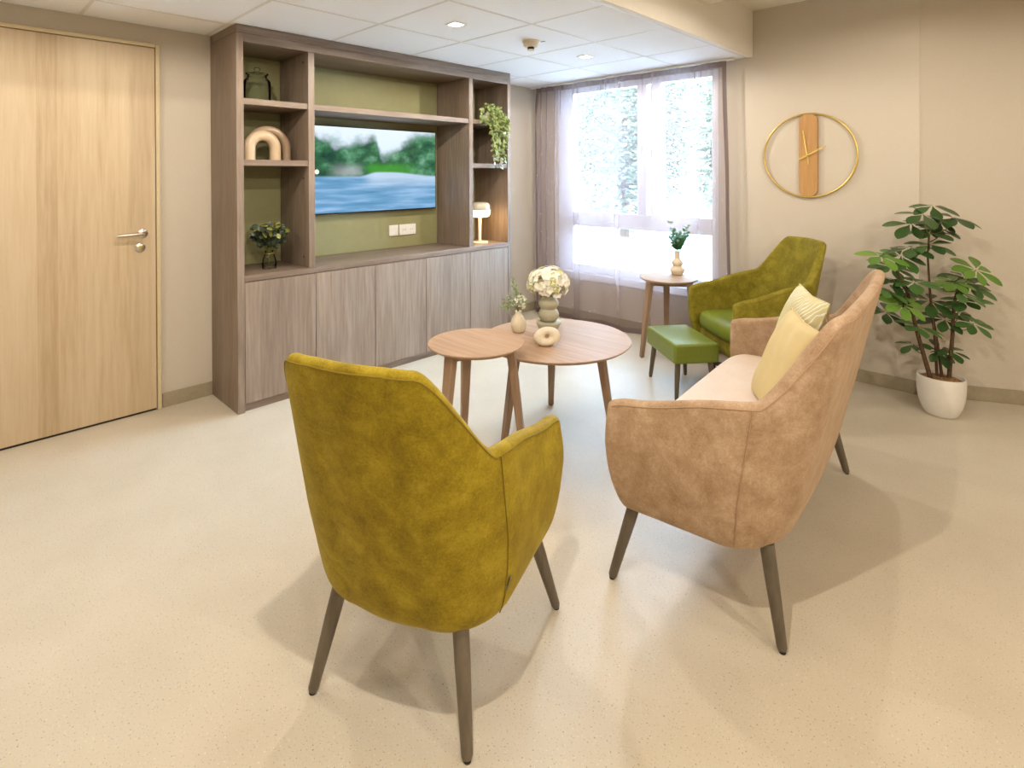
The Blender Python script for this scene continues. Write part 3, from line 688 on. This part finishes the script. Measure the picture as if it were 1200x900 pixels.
# ------------------------------------------------------------------ round tables
def round_table(name, label, c, R, z, leg_angle, foot_r, top_r, group, apron=True):
    t = thing(name, label, 'table', (c[0], c[1], 0), 0, group)
    th = .020
    obj('table_top', MB().lathe([(0, z - th), (R - .022, z - th), (R - .006, z - .010), (R, z - .004), (R - .0015, z), (0, z)], 96, caps=False), 'oak', t, sharp=25)
    tops = []
    for k in range(3):
        a = leg_angle + 2 * PI * k / 3; d = np.array([math.cos(a), math.sin(a)]); n_ = np.array([-d[1], d[0]])
        pt, pf = d * top_r, d * foot_r
        rows = []
        for f_, w, q in ((0, .026, .019), (.5, .021, .0165), (.985, .0155, .013), (1, .013, .0105)):
            p = pt + (pf - pt) * f_; zz = (z - th) * (1 - f_)
            zz = max(zz, .004)
            rows.append([(*(p + n_ * w * sx + d * q * sy), zz) for sx, sy in ((-1, -1), (1, -1), (1, 1), (-1, 1))])
        m = MB().grid(rows, close_u=True); m.f.append((12, 13, 14, 15)); m.f.append((3, 2, 1, 0))
        lo = obj('leg', m, 'oak_leg', t, bevel=.004, seg=2)
        obj('glide', MB().lathe([(0, 0), (.009, 0), (.009, .005), (0, .005)], 10, *pf, caps=False), 'rubber', lo)
        tops.append(d)
    for k in range(3):
        a, b_ = tops[k] * (top_r - .004), tops[(k + 1) % 3] * (top_r - .004); dd = (b_ - a); L = np.linalg.norm(dd); dd /= L; nn = np.array([-dd[1], dd[0]])
        a2, b2 = a + dd * .02, b_ - dd * .02; v = []
        for p in (a2, b2):
            for s_ in (-.009, .009):
                for zz in (z - th - .034, z - th - .001): v.append((*(p + nn * s_), zz))
        obj('apron_rail', MB().add(v, [(0, 1, 3, 2), (4, 6, 7, 5), (0, 4, 5, 1), (2, 3, 7, 6), (0, 2, 6, 4), (1, 5, 7, 3)]), 'oak_leg', t, bevel=.002)
    return t
TC, TZ = (-1.908, 2.306), .500
round_table('coffee_table', 'large round oak coffee table with three splayed legs and vases on top', TC, .400, TZ, math.atan2(2.39 - TC[1], -1.592 - TC[0]), .326, .250, 'round oak tables', True)
SC, SZ = (-1.948, 1.764), .590
near = -FW[:2] / np.linalg.norm(FW[:2]); rgt = RT[:2] / np.linalg.norm(RT[:2])
dv = .98 * rgt + .17 * near
round_table('side_table', 'small round oak table overlapping the large coffee table', SC, .228, SZ, math.atan2(dv[1], dv[0]), .235, .165, 'round oak tables')
WC, WZ = (-2.095, 3.885), .590
dl = np.array([-2.201, 3.67]) - np.array(WC)
round_table('side_table', 'small round oak table by the window holding a bubble vase', WC, .216, WZ, math.atan2(dl[1], dl[0]), .240, .165, 'round oak tables')

# ------------------------------------------------------------------ cushions on the sofa
def pillow(name, label, mat, S, thick, loc, rot):
    n = 26; rows_t = []; rows_b = []
    def pt(i, j, sgn):
        u, v = -1 + 2 * i / n, -1 + 2 * j / n
        ex = (1 - abs(u) ** 2.6) * (1 - abs(v) ** 2.6)
        pin = 1 - .07 * (1 - abs(u * v)) * max(abs(u), abs(v)) ** 2
        h = thick / 2 * max(0, ex) ** .42
        w = .006 * math.sin(u * 9 + v * 5) * ex
        return (u * S / 2 * pin, v * S / 2 * pin, sgn * (h + (w if sgn > 0 else 0)))
    m = MB()
    m.grid([[pt(i, j, 1) for i in range(n + 1)] for j in range(n + 1)])
    m.grid([[pt(n - i, j, -1) for i in range(n + 1)] for j in range(n + 1)])
    o = tag(obj(name, m, mat, sharp=180), label, 'cushion', 'sofa cushions')
    o.matrix_world = rot; o.location = loc
    e = [pt(0, j, 1) for j in range(n + 1)] + [pt(i, n, 1) for i in range(1, n + 1)] + [pt(n, j, 1) for j in range(n - 1, -1, -1)] + [pt(i, 0, 1) for i in range(n - 1, 0, -1)]
    obj('piping', MB().tube(e, .003, 6, closed=True), mat, o)
    return o
def sofa_frame(lean, yaw, roll=0):
    # local: pillow x across, pillow y up the back, pillow z facing forward
    R = Matrix.Rotation(math.radians(-174.41) - PI / 2 + yaw, 4, 'Z') @ Matrix.Rotation(PI / 2 - lean, 4, 'X') @ Matrix.Rotation(roll, 4, 'Z')
    return R
def sofa_pt(x, y, z):
    a = math.radians(-174.41) - PI / 2; c, s_ = math.cos(a), math.sin(a)
    return (-0.869 + c * x - s_ * y, 2.267 + s_ * x + c * y, z)
FLIP = Matrix.Rotation(PI, 4, 'Y')
pillow('cushion', 'pale green cushion with white leaf print, behind the plain yellow one', 'palm', .41, .11, sofa_pt(.255, -.118, .683), sofa_frame(-.35, .45) @ FLIP)
pillow('cushion', 'plain creamy yellow cushion leaning on sofa back', 'yellow', .38, .10, sofa_pt(-.045, -.138, .655), sofa_frame(-.42, .45) @ FLIP)

# ------------------------------------------------------------------ clock
ck = thing('wall_clock', 'round wire wall clock with vertical oak board and brass hands', 'clock', (-1.213, YB, 1.508))
ring = [(.298 * math.cos(2 * PI * k / 96), -.018, .291 * math.sin(2 * PI * k / 96)) for k in range(96)]
obj('ring', MB().tube(ring, .0068, 8, closed=True), 'brass', ck)
bw, bh, rr_ = .0595, .288, .050; ol = []
for cx_, cz_, a0_ in ((bw - rr_, bh - rr_, 0), (-bw + rr_, bh - rr_, 90), (-bw + rr_, -bh + rr_, 180), (bw - rr_, -bh + rr_, 270)):
    for k in range(9): a = math.radians(a0_ + 90 * k / 8); ol.append((cx_ + rr_ * math.cos(a), cz_ + rr_ * math.sin(a)))
n = len(ol); m = MB().add([(x, -.004, z) for x, z in ol] + [(x, -.026, z) for x, z in ol], [tuple(range(n)), tuple(reversed(range(n, 2 * n)))] + [(k, n + k, n + (k + 1) % n, (k + 1) % n) for k in range(n)])
obj('board', m, 'clockwood', ck, bevel=.003)
def hand(name, ang_, l0, l1, w, y):
    d = np.array([math.sin(ang_), math.cos(ang_)]); q = np.array([d[1], -d[0]]); v = []
    for yy in (y, y - .002):
        for t, ww in ((-l0, w), (l1, w * .55)):
            for s_ in (-1, 1): p = d * t + q * ww * s_; v.append((p[0] - .005, yy, p[1]))
    obj(name, MB().add(v, [(0, 1, 3, 2), (4, 6, 7, 5), (0, 4, 5, 1), (2, 3, 7, 6), (0, 2, 6, 4), (1, 5, 7, 3)]), 'brass', ck, smooth=False)
hand('hour_hand', math.radians(-9), .065, .180, .0062, -.030); hand('minute_hand', math.radians(62), .058, .135, .0068, -.034)
hub = MB().lathe([(0, .026), (.007, .026), (.007, .038), (0, .039)], 16, caps=False)
obj('hub', MB().add([(x - .005, -z, y) for x, y, z in hub.v], hub.f), 'brass', ck)

# ------------------------------------------------------------------ vases and ornaments
def bubble(prof, n=7):   # smooth profile through points
    out = []
    for i in range(len(prof) - 1):
        p0 = prof[max(0, i - 1)]; p1 = prof[i]; p2 = prof[i + 1]; p3 = prof[min(len(prof) - 1, i + 2)]
        for k in range(n):
            t = k / n; q = []
            for a, b_, c, d in zip(p0, p1, p2, p3): q.append(.5 * (2 * b_ + (c - a) * t + (2 * a - 5 * b_ + 4 * c - d) * t * t + (3 * b_ - a - 3 * c + d) * t ** 3))
            out.append((max(q[0], 0), q[1]))
    return out + [prof[-1]]
def at_table(px, py, z): p = pix_z(px, py, z); return (float(p[0]), float(p[1]), z)
# sage hourglass vase
v = thing('vase', 'sage green stacked bulb vase on the coffee table holding white hydrangea', 'vase', at_table(643, 388.5, TZ))
prof = [(.0, .0005), (.028, .0005), (.036, .004), (.055, .022), (.068, .048), (.069, .056), (.060, .060), (.045, .062)]
obj('foot_dish', MB().lathe(bubble(prof, 4), 40, caps=False), 'sage', v)
obj('body', MB().lathe(bubble([(.040, .062), (.052, .078), (.058, .100), (.049, .122), (.041, .130), (.050, .142), (.056, .160), (.048, .180), (.036, .192), (.032, .198), (.028, .197), (.034, .180), (.04, .160), (.03, .13), (.04, .1), (.02, .08), (0, .078)], 5), 40, caps=False), 'sage', v, sharp=180)
VL = v.location
def rand_dir():
    while True:
        d = np.array([random.uniform(-1, 1) for _ in range(3)])
        if .1 < np.linalg.norm(d) < 1: return _unit(d)
hyd = thing('hydrangea', 'round white hydrangea head standing in the sage vase', 'flower', (VL[0], VL[1], VL[2] + .085))
obj('stem', MB().tube([(0, 0, 0), (.004, 0, .08), (0, .002, .20)], .004, 8), 'stem', hyd)
pm, gm = MB(), MB(); ctr = np.array([0, 0, .188])
for k in range(260):
    d = rand_dir(); d[2] = d[2] * .8 + .12; d = _unit(d)
    if d[2] < -.55: continue
    p = ctr + d * np.array([.112, .112, .088]) * random.uniform(.86, 1.04)
    a = _unit(np.cross(d, rand_dir())); b_ = np.cross(d, a); tgt = gm if random.random() < .12 else pm
    for q in range(4):
        e = a * math.cos(q * PI / 2) + b_ * math.sin(q * PI / 2); tgt.leaf(p, e + d * .35, d, .021, .021, .1, .15, 'round')
stuff(obj('florets', pm, 'petal', hyd, sharp=180)); stuff(obj('green_florets', gm, 'petal_g', hyd, sharp=180))
# ribbed vase
v2 = tag(obj('vase', MB(), 'ivory'), 'small ribbed ivory vase on the coffee table near the small table', 'vase')
prof = bubble([(.0, .0005), (.026, .0005), (.034, .006), (.042, .030), (.041, .052), (.030, .078), (.018, .100), (.0165, .110), (.019, .116), (.0145, .115), (.013, .105), (.024, .075), (.034, .045), (.02, .01), (0, .008)], 5)
rows = []; nn = 96
for r_, z in prof: rows.append([(r_ * (1 + (.035 * math.cos(24 * 2 * PI * k / nn) * sm(z, 0, .02) * (1 - sm(z, .08, .105)))) * math.cos(2 * PI * k / nn), r_ * (1 + (.035 * math.cos(24 * 2 * PI * k / nn) * sm(z, 0, .02) * (1 - sm(z, .08, .105)))) * math.sin(2 * PI * k / nn), z) for k in range(nn)])
v2.data = MB().grid(rows, close_u=True).mesh('vase'); v2.data.materials.append(M['ivory']); v2.data.polygons.foreach_set('use_smooth', [True] * len(v2.data.polygons))
v2.location = at_table(607.5, 388.5, TZ); V2 = v2.location
sp = thing('flower_sprig', 'white blossoms and feathery fern sprig in the ribbed vase', 'flower', (V2[0], V2[1], V2[2] + .068))
rgt3 = np.array([*rgt, 0]); nr3 = np.array([*near, 0]); zz3 = np.array([0, 0, 1.0])
stm, frn, blo = MB(), MB(), MB()
for tipx, tipz, tipn, kind in ((-.085, .115, .01, 0), (-.055, .13, -.02, 0), (-.03, .225, .0, 0), (-.015, .20, .03, 0), (-.10, .075, .02, 0), (.015, .125, .0, 1), (.03, .105, .02, 1), (.0, .12, .03, 1), (.02, .085, .035, 1)):
    tip = rgt3 * tipx + nr3 * tipn + zz3 * tipz
    path = [zz3 * .0 + rgt3 * 0, zz3 * .06 + rgt3 * tipx * .06, zz3 * .06 + (tip - zz3 * .06) * .5 + zz3 * .012, tip]
    stm.tube(path, [.0018, .0016, .0012, .0008], 5)
    if kind == 0:
        for k in range(46):
            t = .35 + .65 * k / 45; a = path[1] + (tip - path[1]) * t; d = _unit(rand_dir() + (tip - path[1]) * 3 + zz3 * .3); frn.leaf(a, d, rand_dir(), random.uniform(.014, .028), .0035, .05, 0)
    else:
        for k in range(9):
            c = tip + rand_dir() * .013
            for q in range(4): blo.leaf(c, rand_dir() + (c - tip) * 40, rand_dir(), .011, .010, 0, .1, 'round')
        for k in range(7): frn.leaf(tip + rand_dir() * .01, rand_dir(), rand_dir(), .026, .010, .1, .1)
stuff(obj('stems', stm, 'stem', sp)); stuff(obj('fern_leaves', frn, 'fern', sp, sharp=180)); stuff(obj('blossoms', blo, 'petal', sp, sharp=180))
# ring ornament
dn = np.array(at_table(641, 405.0, TZ)); dno = thing('ring_ornament', 'chunky cream stoneware ring ornament lying on the coffee table edge', 'ornament', tuple(dn))
rows = []; cz = .046
for k in range(48):
    a = 2 * PI * k / 48; ca, sa = math.cos(a), math.sin(a); rowp = []
    rc = .034 + .002 * math.sin(2 * a + .5); tr = .0245 + .002 * math.sin(a * 2 + 1)
    for q in range(20):
        b_ = 2 * PI * q / 20; rad = rc + tr * math.cos(b_); yy = .024 * math.sin(b_)
        rowp.append(rgt3 * rad * ca * 1.12 + zz3 * (cz + rad * sa * .84) + nr3 * (yy + .014 * sa * -.6))
    rows.append(rowp)
zmin = min(p[2] for r_ in rows for p in r_)
rows = [[p - zz3 * (zmin - .0006) for p in r_] for r_ in rows]
obj('ring', MB().grid(rows, close_u=True, close_v=True), 'stone', dno, sharp=180)
# bubble vase on window table
v3 = tag(obj('vase', MB().lathe(bubble([(0, .0005), (.030, .0005), (.042, .006), (.056, .030), (.055, .048), (.038, .066), (.032, .071), (.038, .077), (.045, .094), (.040, .110), (.026, .124), (.022, .134), (.0215, .170), (.024, .185), (.020, .184), (.017, .165), (.017, .13), (.03, .095), (.025, .07), (.04, .04), (.02, .01), (0, .008)], 6), 40, caps=False), 'ivory', sharp=180), 'cream bubble vase on small table in front of window', 'vase')
v3.location = at_table(793.8, 321.8, WZ); V3 = v3.location
eu = thing('eucalyptus_sprig', 'fresh green eucalyptus sprigs in the cream bubble vase', 'plant', (V3[0], V3[1], V3[2] + .12))
stm, lf = MB(), MB()
for tx, tz, tn in ((-.058, .285, 0), (-.03, .21, .03), (.02, .21, -.02), (.075, .262, .01), (.055, .19, .03), (-.05, .17, -.01), (.0, .20, .04), (.03, .16, .03), (-.02, .15, .035), (.085, .20, -.02)):
    tip = rgt3 * tx + nr3 * tn + zz3 * tz; pts = [zz3 * 0, zz3 * .07, zz3 * .07 + (tip - zz3 * .07) * .5 + rgt3 * (-tx * .15), tip]
    stm.tube(pts, [.0018, .0017, .0014, .0009], 5)
    for k in range(9):
        t = .15 + .85 * k / 8
        a = pts[1] + (tip - pts[1]) * t + rgt3 * (-tx * .15) * (1 - abs(2 * t - 1))
        for s_ in (-1, 1): lf.leaf(a, rgt3 * s_ * random.uniform(.4, 1) + nr3 * random.uniform(-.8, .8) + zz3 * random.uniform(.0, .7), zz3 + nr3 * .8 + rand_dir() * .3, .040 - .012 * t, .029 - .008 * t, .1, .08, 'round')
stuff(obj('stems', stm, 'stem', eu)); stuff(obj('leaves', lf, 'sprig', eu, sharp=180))

# shelf items
SH = (1.832, 1.473, .796)
jr = thing('glass_jar', 'lidded clear glass jar on the top left shelf', 'jar', (-3.57, 1.385, SH[0]))
obj('jar_body', MB().lathe(bubble([(.0, .0005), (.070, .0005), (.078, .008), (.080, .03), (.080, .12), (.076, .142), (.060, .160), (.058, .172), (.060, .176)], 5) + [(.056, .176), (.054, .165), (.072, .138), (.076, .12), (.076, .03), (.072, .008), (0, .006)], 40, caps=False), 'jar', jr, sharp=180)
lid = obj('lid', MB().lathe([(.0, .178), (.055, .178), (.066, .179), (.067, .186), (.055, .190), (.02, .192), (.010, .197), (.012, .204), (.018, .212), (.018, .220), (.010, .226), (0, .227)], 32, caps=False), 'jar', jr, sharp=180)
ar = thing('arch_ornament', 'pair of nested glazed ceramic arches on middle left shelf', 'ornament', (-3.50, 1.405, SH[1]), math.radians(0))
def arch(name, R, tr, x, y, mat, base):
    P = [(x, y - R, tr * .02), (x, y - R, base * .5), (x, y - R, base)] + [(x, y - R * math.cos(PI * k / 20), base + R * math.sin(PI * k / 20)) for k in range(1, 20)] + [(x, y + R, base), (x, y + R, base * .5), (x, y + R, tr * .02)]
    obj(name, MB().tube(P, tr, 18), mat, ar, sharp=60)
arch('outer_arch', .118, .027, -.045, .035, 'mauve', .075); arch('inner_arch', .078, .034, .02, -.025, 'sand', .075)
gv = tag(obj('glass_vase', MB().lathe(bubble([(0, .0005), (.036, .0005), (.041, .01), (.042, .04), (.034, .075), (.024, .10), (.026, .115)], 5) + [(.023, .115), (.021, .10), (.031, .075), (.038, .04), (.036, .012), (0, .010)], 32, caps=False), 'jar', sharp=180), 'clear glass vase tied with twine on the lower left shelf', 'vase')
gv.location = (-3.51, 1.43, SH[2]); G = gv.location
obj('twine_bow', MB().tube([(.027 * math.cos(2 * PI * k / 24), .027 * math.sin(2 * PI * k / 24), .095) for k in range(24)], .002, 6, closed=True).tube([(.028, -.004, .095), (.040, -.018, .085), (.036, -.030, .076)], .002, 5).tube([(.028, -.004, .095), (.042, .010, .104), (.034, .018, .092)], .002, 5), 'brass', gv)
bq = thing('eucalyptus_bouquet', 'dense grey-green eucalyptus bouquet with yellow tips in the glass vase', 'plant', (G[0], G[1], G[2] + .03))
stm, lf, yl = MB(), MB(), MB()
for k in range(58):
    a = random.uniform(0, 2 * PI); rr2 = random.uniform(.15, 1) ** .5 * .105; top_ = np.array([rr2 * math.cos(a), rr2 * math.sin(a), .245 - .35 * rr2 + random.uniform(-.03, .02)])
    stm.tube([(0, 0, .0), (top_[0] * .08, top_[1] * .08, .075), tuple(top_ * np.array([.6, .6, .7])), tuple(top_)], .0014, 5)
    for j in range(9):
        t = .36 + .64 * j / 8; p = np.array([0, 0, .08]) + (top_ - np.array([0, 0, .08])) * t
        (yl if j >= 8 and k % 3 else lf).leaf(p, rand_dir() + zz3 * .4, rand_dir() + zz3 + nr3, random.uniform(.030, .044), random.uniform(.024, .036), .1, .1, 'round')
stuff(obj('stems', stm, 'stem', bq)); stuff(obj('grey_leaves', lf, 'euc', bq, sharp=180)); stuff(obj('yellow_tips', yl, 'euc_y', bq, sharp=180))
# table lamp
lp = thing('table_lamp', 'small cream mushroom lamp glowing on the lower right shelf', 'lamp', (-3.49, 3.205, SH[2]))
obj('base', MB().lathe([(0, .0005), (.070, .0005), (.072, .004), (.072, .010), (.068, .014), (0, .014)], 40, caps=False), 'lampmetal', lp)
obj('pole', MB().lathe([(.014, .014), (.014, .225), (0, .225)], 20, caps=False), 'lampmetal', lp)
obj('diffuser', MB().lathe(bubble([(0, .222), (.055, .223), (.082, .234), (.091, .262), (.091, .285)], 5), 40, caps=False), 'lampglass', lp, sharp=180)
obj('cap', MB().lathe(bubble([(.0925, .285), (.092, .310), (.082, .336), (.055, .349), (0, .352)], 5), 40, caps=False), 'lampcap', lp, sharp=180)
ld = bpy.data.lights.new('lamp_bulb', 'POINT'); ld.energy = 2.2; ld.color = (1, .62, .28); ld.shadow_soft_size = .05; lo = bpy.data.objects.new('lamp_bulb', ld); C.objects.link(lo); lo.parent = lp; lo.location = (.06, .0, .20)
# trailing plant
hp = thing('trailing_plant', 'pale green trailing plant spilling over the upper right shelf', 'plant', (-3.44, 3.25, SH[0]))
obj('pot', MB().lathe([(0, .0005), (.035, .0005), (.045, .065), (.047, .07), (.041, .07), (.038, .06), (0, .055)], 24, caps=False), 'pot', hp)
stm, lf, tp = MB(), MB(), MB()
for k in range(24):
    y1 = random.uniform(-.10, .12); drop = random.choice([.10, .2, .28, .34, .40, .40]) * (1 - .5 * max(0, abs(y1) - .05) / .07); out = random.uniform(.115, .155)
    if k < 9: y1 = random.uniform(-.19, .08); drop = random.uniform(-.02, .06)
    P = [(0, 0, .06), (.03, y1 * .3, .12 + random.uniform(0, .03)), (.08, y1 * .7, .10), (out, y1, .0)] + [(out + .01 * math.sin(j * 2 + k), y1 * (1 - .35 * j / 4) + .012 * math.sin(j + k), -drop * j / 4) for j in range(1, 5)]
    if drop < 0: P = P[:4]
    stm.tube(P, .0014, 5)
    for j in range(len(P) - 1):
        for q in range(7):
            t = q / 7; p = np.array(P[j]) * (1 - t) + np.array(P[j + 1]) * t
            if j == 0: continue
            last = (drop > .36 and j >= len(P) - 2)
            (tp if last else lf).leaf(p, rand_dir() * np.array([1, 1, .8]) + np.array([.45, 0, -.15]), np.array([1, 0, .5]) + rand_dir() * .6, random.uniform(.028, .042), random.uniform(.018, .027), .25, .1)
stuff(obj('stems', stm, 'stem', hp)); stuff(obj('leaves', lf, 'ivy', hp, sharp=180)); stuff(obj('silvery_leaves', tp, 'ivy_t', hp, sharp=180))

# ------------------------------------------------------------------ umbrella plant in oval pot
PX, PY = -0.447, 3.985
pa = math.radians(4)
pot = tag(obj('plant_pot', MB().lathe(bubble([(0, .0005), (.060, .0005), (.082, .012), (.108, .070), (.120, .140), (.121, .205), (.1195, .222)], 5) + [(.113, .222), (.112, .20), (0, .198)], 56, caps=False, sx=.95, sy=.80), 'pot', sharp=50), 'white oval plant pot on the floor at the angled wall', 'plant pot')
pot.location = (PX, PY, 0); pot.rotation_euler = (0, 0, pa)
plant = thing('umbrella_plant', 'tall umbrella plant with glossy palmate leaves in the white pot', 'plant', (PX, PY, .203))
P0 = np.array([PX, PY, .203]); depth0 = float((P0 - EYE) @ FW)
sl = obj('bark_mulch', MB().lathe([(.111, .0), (.095, .008), (.05, .014), (0, .015)], 40, caps=False, sx=.95, sy=.80), 'soil', plant, sharp=180); sl.rotation_euler = (0, 0, pa)
def pp(x, y, dd=0.0): return pix_d(x, y, depth0 + dd) - P0
trunks = [[(1091, 441, -.02), (1076, 394, -.03), (1064, 345, -.04), (1050, 315, -.05)], [(1098, 440, .02), (1096, 400, .02), (1090, 345, .02), (1087, 297, .01), (1089, 275, 0)], [(1104, 440, .0), (1099, 405, .03), (1094, 375, .05), (1090, 350, .06)], [(1112, 443, -.01), (1116, 395, -.01), (1118, 356, .0), (1124, 332, .0)]]
tpaths = []
for k, t in enumerate(trunks):
    P = [pp(*q) for q in t]; P[0][2] = .004; tpaths.append(P)
    obj('trunk', MB().tube(P, [(.0125, .008, .0085, .0115)[k] * (1 - .5 * j / (len(P) - 1)) for j in range(len(P))], 8), 'bark', plant)
leaf_me = {}
for kind in 'dml':
    m = MB().leaf((0, 0, 0), (1, 0, 0), (0, 0, 1), 1.0, .52, .08, .08, 'obov'); me = m.mesh('leaflet'); me.materials.append(M['leaf_' + kind]); me.polygons.foreach_set('use_smooth', [True] * len(me.polygons)); leaf_me[kind] = me
clusters = [(1093, 241, 'd', 0), (1082, 251, 'd', -.05), (1119, 255, 'd', -.02), (1067.5, 262, 'd', .05), (1087, 271.5, 'd', .04), (1103, 268, 'd', .07), (1067.5, 290, 'd', -.02), (1090, 286, 'd', -.06),
    (1033, 300, 'l', -.06), (1045, 313, 'm', .05), (1047, 328, 'd', 0), (1072, 331, 'm', -.06), (1060, 357, 'l', -.10), (1144, 316, 'l', -.05), (1117, 330, 'l', -.02), (1129, 324, 'd', .06), (1124.5, 342, 'm', -.06), (1090, 352, 'd', .05),
    (1076.5, 383, 'm', -.06), (1107, 374, 'd', .03), (1141, 379, 'm', -.02), (1123, 366, 'm', .05), (1056, 300, 'm', .02), (1040, 340, 'm', -.04), (1098, 258, 'd', .08), (1136, 334, 'm', .04), (1052, 345, 'd', .06), (1128, 352, 'm', -.02), (1070, 403, 'd', .03), (1100, 411, 'd', .02), (1114, 411, 'd', -.05), (1039, 366, 'd', .05)]
rnd = random.Random(3)
allp = [p for P in tpaths for a, b_ in zip(P[:-1], P[1:]) for p in [a + (b_ - a) * t for t in np.linspace(0, 1, 6)]]
for (x, y, kind, dd) in clusters:
    c = pp(x, y, dd)
    # petiole leaves the nearest trunk point a little below the cluster
    cand = [p for p in allp if p[2] < c[2] - .03] or allp
    b_ = min(cand, key=lambda p: np.linalg.norm(p - c) + .4 * abs(p[2] - (c[2] - .10)))
    mid = (b_ + c) / 2 + np.array([0, 0, -.015]) + (c - b_) * np.array([.2, .2, 0])
    path = [b_, b_ + (mid - b_) * .5 + np.array([0, 0, -.004]), mid, mid + (c - mid) * .6 + np.array([0, 0, .006]), c]
    obj('petiole', MB().tube(path, [.0032, .0028, .0025, .0024, .0024], 6), 'stem', plant)
    nl = 6 if kind == 'd' else 7; small = .75 if y > 395 or (y > 360 and kind != 'l' and x > 1110) else 1.0
    ph = rnd.uniform(0, 2 * PI)
    tilt = _unit(np.array([0, 0, 1.0]) + near_vec * (0.5 if kind != 'd' else .25)) if False else _unit(np.array([0, 0, 1.0]) + np.array([*near, 0]) * (.55 if kind == 'l' else .30) + np.array([rnd.uniform(-.25, .25), rnd.uniform(-.25, .25), 0]))
    ax = _unit(np.cross(tilt, [1, 0, 0.1])); bx = np.cross(tilt, ax)
    for q in range(nl):
        a = ph + 2 * PI * q / nl + rnd.uniform(-.2, .2); d = ax * math.cos(a) + bx * math.sin(a)
        d = _unit(d - np.array([0, 0, 1]) * rnd.uniform(.0, .35) * (1.2 if kind == 'd' else .6)); nrm = _unit(tilt + np.array([0, 0, .0]))
        side = _unit(np.cross(nrm, d)); nz = np.cross(d, side)
        L = rnd.uniform(.100, .135) * small * (1.0 if kind != 'l' else .95)
        o = bpy.data.objects.new('leaflet', leaf_me[kind]); C.objects.link(o); o.parent = plant
        p = c + d * .012
        o.matrix_local = Matrix(((d[0] * L, side[0] * L, nz[0] * L, p[0]), (d[1] * L, side[1] * L, nz[1] * L, p[1]), (d[2] * L, side[2] * L, nz[2] * L, p[2]), (0, 0, 0, 1)))

# ------------------------------------------------------------------ garden outside the window
struct(obj('garden_ground', B(-30, 26, YB + .25, 40, -.75, -.6), 'paving'), 'pale paving outside the window', 'ground')
def tree(x, y, h, r, label, seed):
    rnd2 = random.Random(seed); t = thing('tree', label, 'tree', (x, y, -.6), 0, 'trees outside the window')
    obj('trunk', MB().tube([(0, 0, 0), (.05, 0, h * .3), (0, .05, h * .6)], [.16, .12, .06], 8), 'bark', t)
    m = MB()
    for k in range(9000):
        while True:
            d = np.array([rnd2.uniform(-1, 1) for _ in range(3)])
            if np.linalg.norm(d) < 1: break
        p = np.array([0, 0, h * .53]) + d * np.array([r, r, h * .50])
        a_ = rnd2.uniform(0, 6.28); e = np.array([math.cos(a_), math.sin(a_), rnd2.uniform(-.6, .3)]); q = np.cross(_unit(e), [rnd2.uniform(-.5, .5), rnd2.uniform(-.5, .5), 1.0]); L = rnd2.uniform(.16, .30)
        q = _unit(q) * L * .33; e = _unit(e) * L
        m.add([p, p + e * .5 + q, p + e, p + e * .5 - q], [(0, 1, 2, 3)])
    stuff(obj('crown', m, 'tree', t, smooth=False))
for k, (x, y, h, r, lab) in enumerate([(-13.8, 15.0, 6.0, 1.9, 'leafy tree at the far left of the window view'), (-9.6, 15.0, 6.2, 1.9, 'leafy tree behind the wide left window pane'), (-5.4, 15.0, 5.4, 1.9, 'leafy tree behind the right window pane'),
        (-17.0, 20.0, 7.5, 2.3, 'taller tree far back on the left, outside the window'), (-12.2, 20.5, 7.6, 2.3, 'taller tree in the gap between the nearer garden trees'), (-7.4, 20.0, 7.2, 2.3, 'taller tree far back on the right, outside the window')]):
    tree(x, y, h, r, lab, 20 + k)
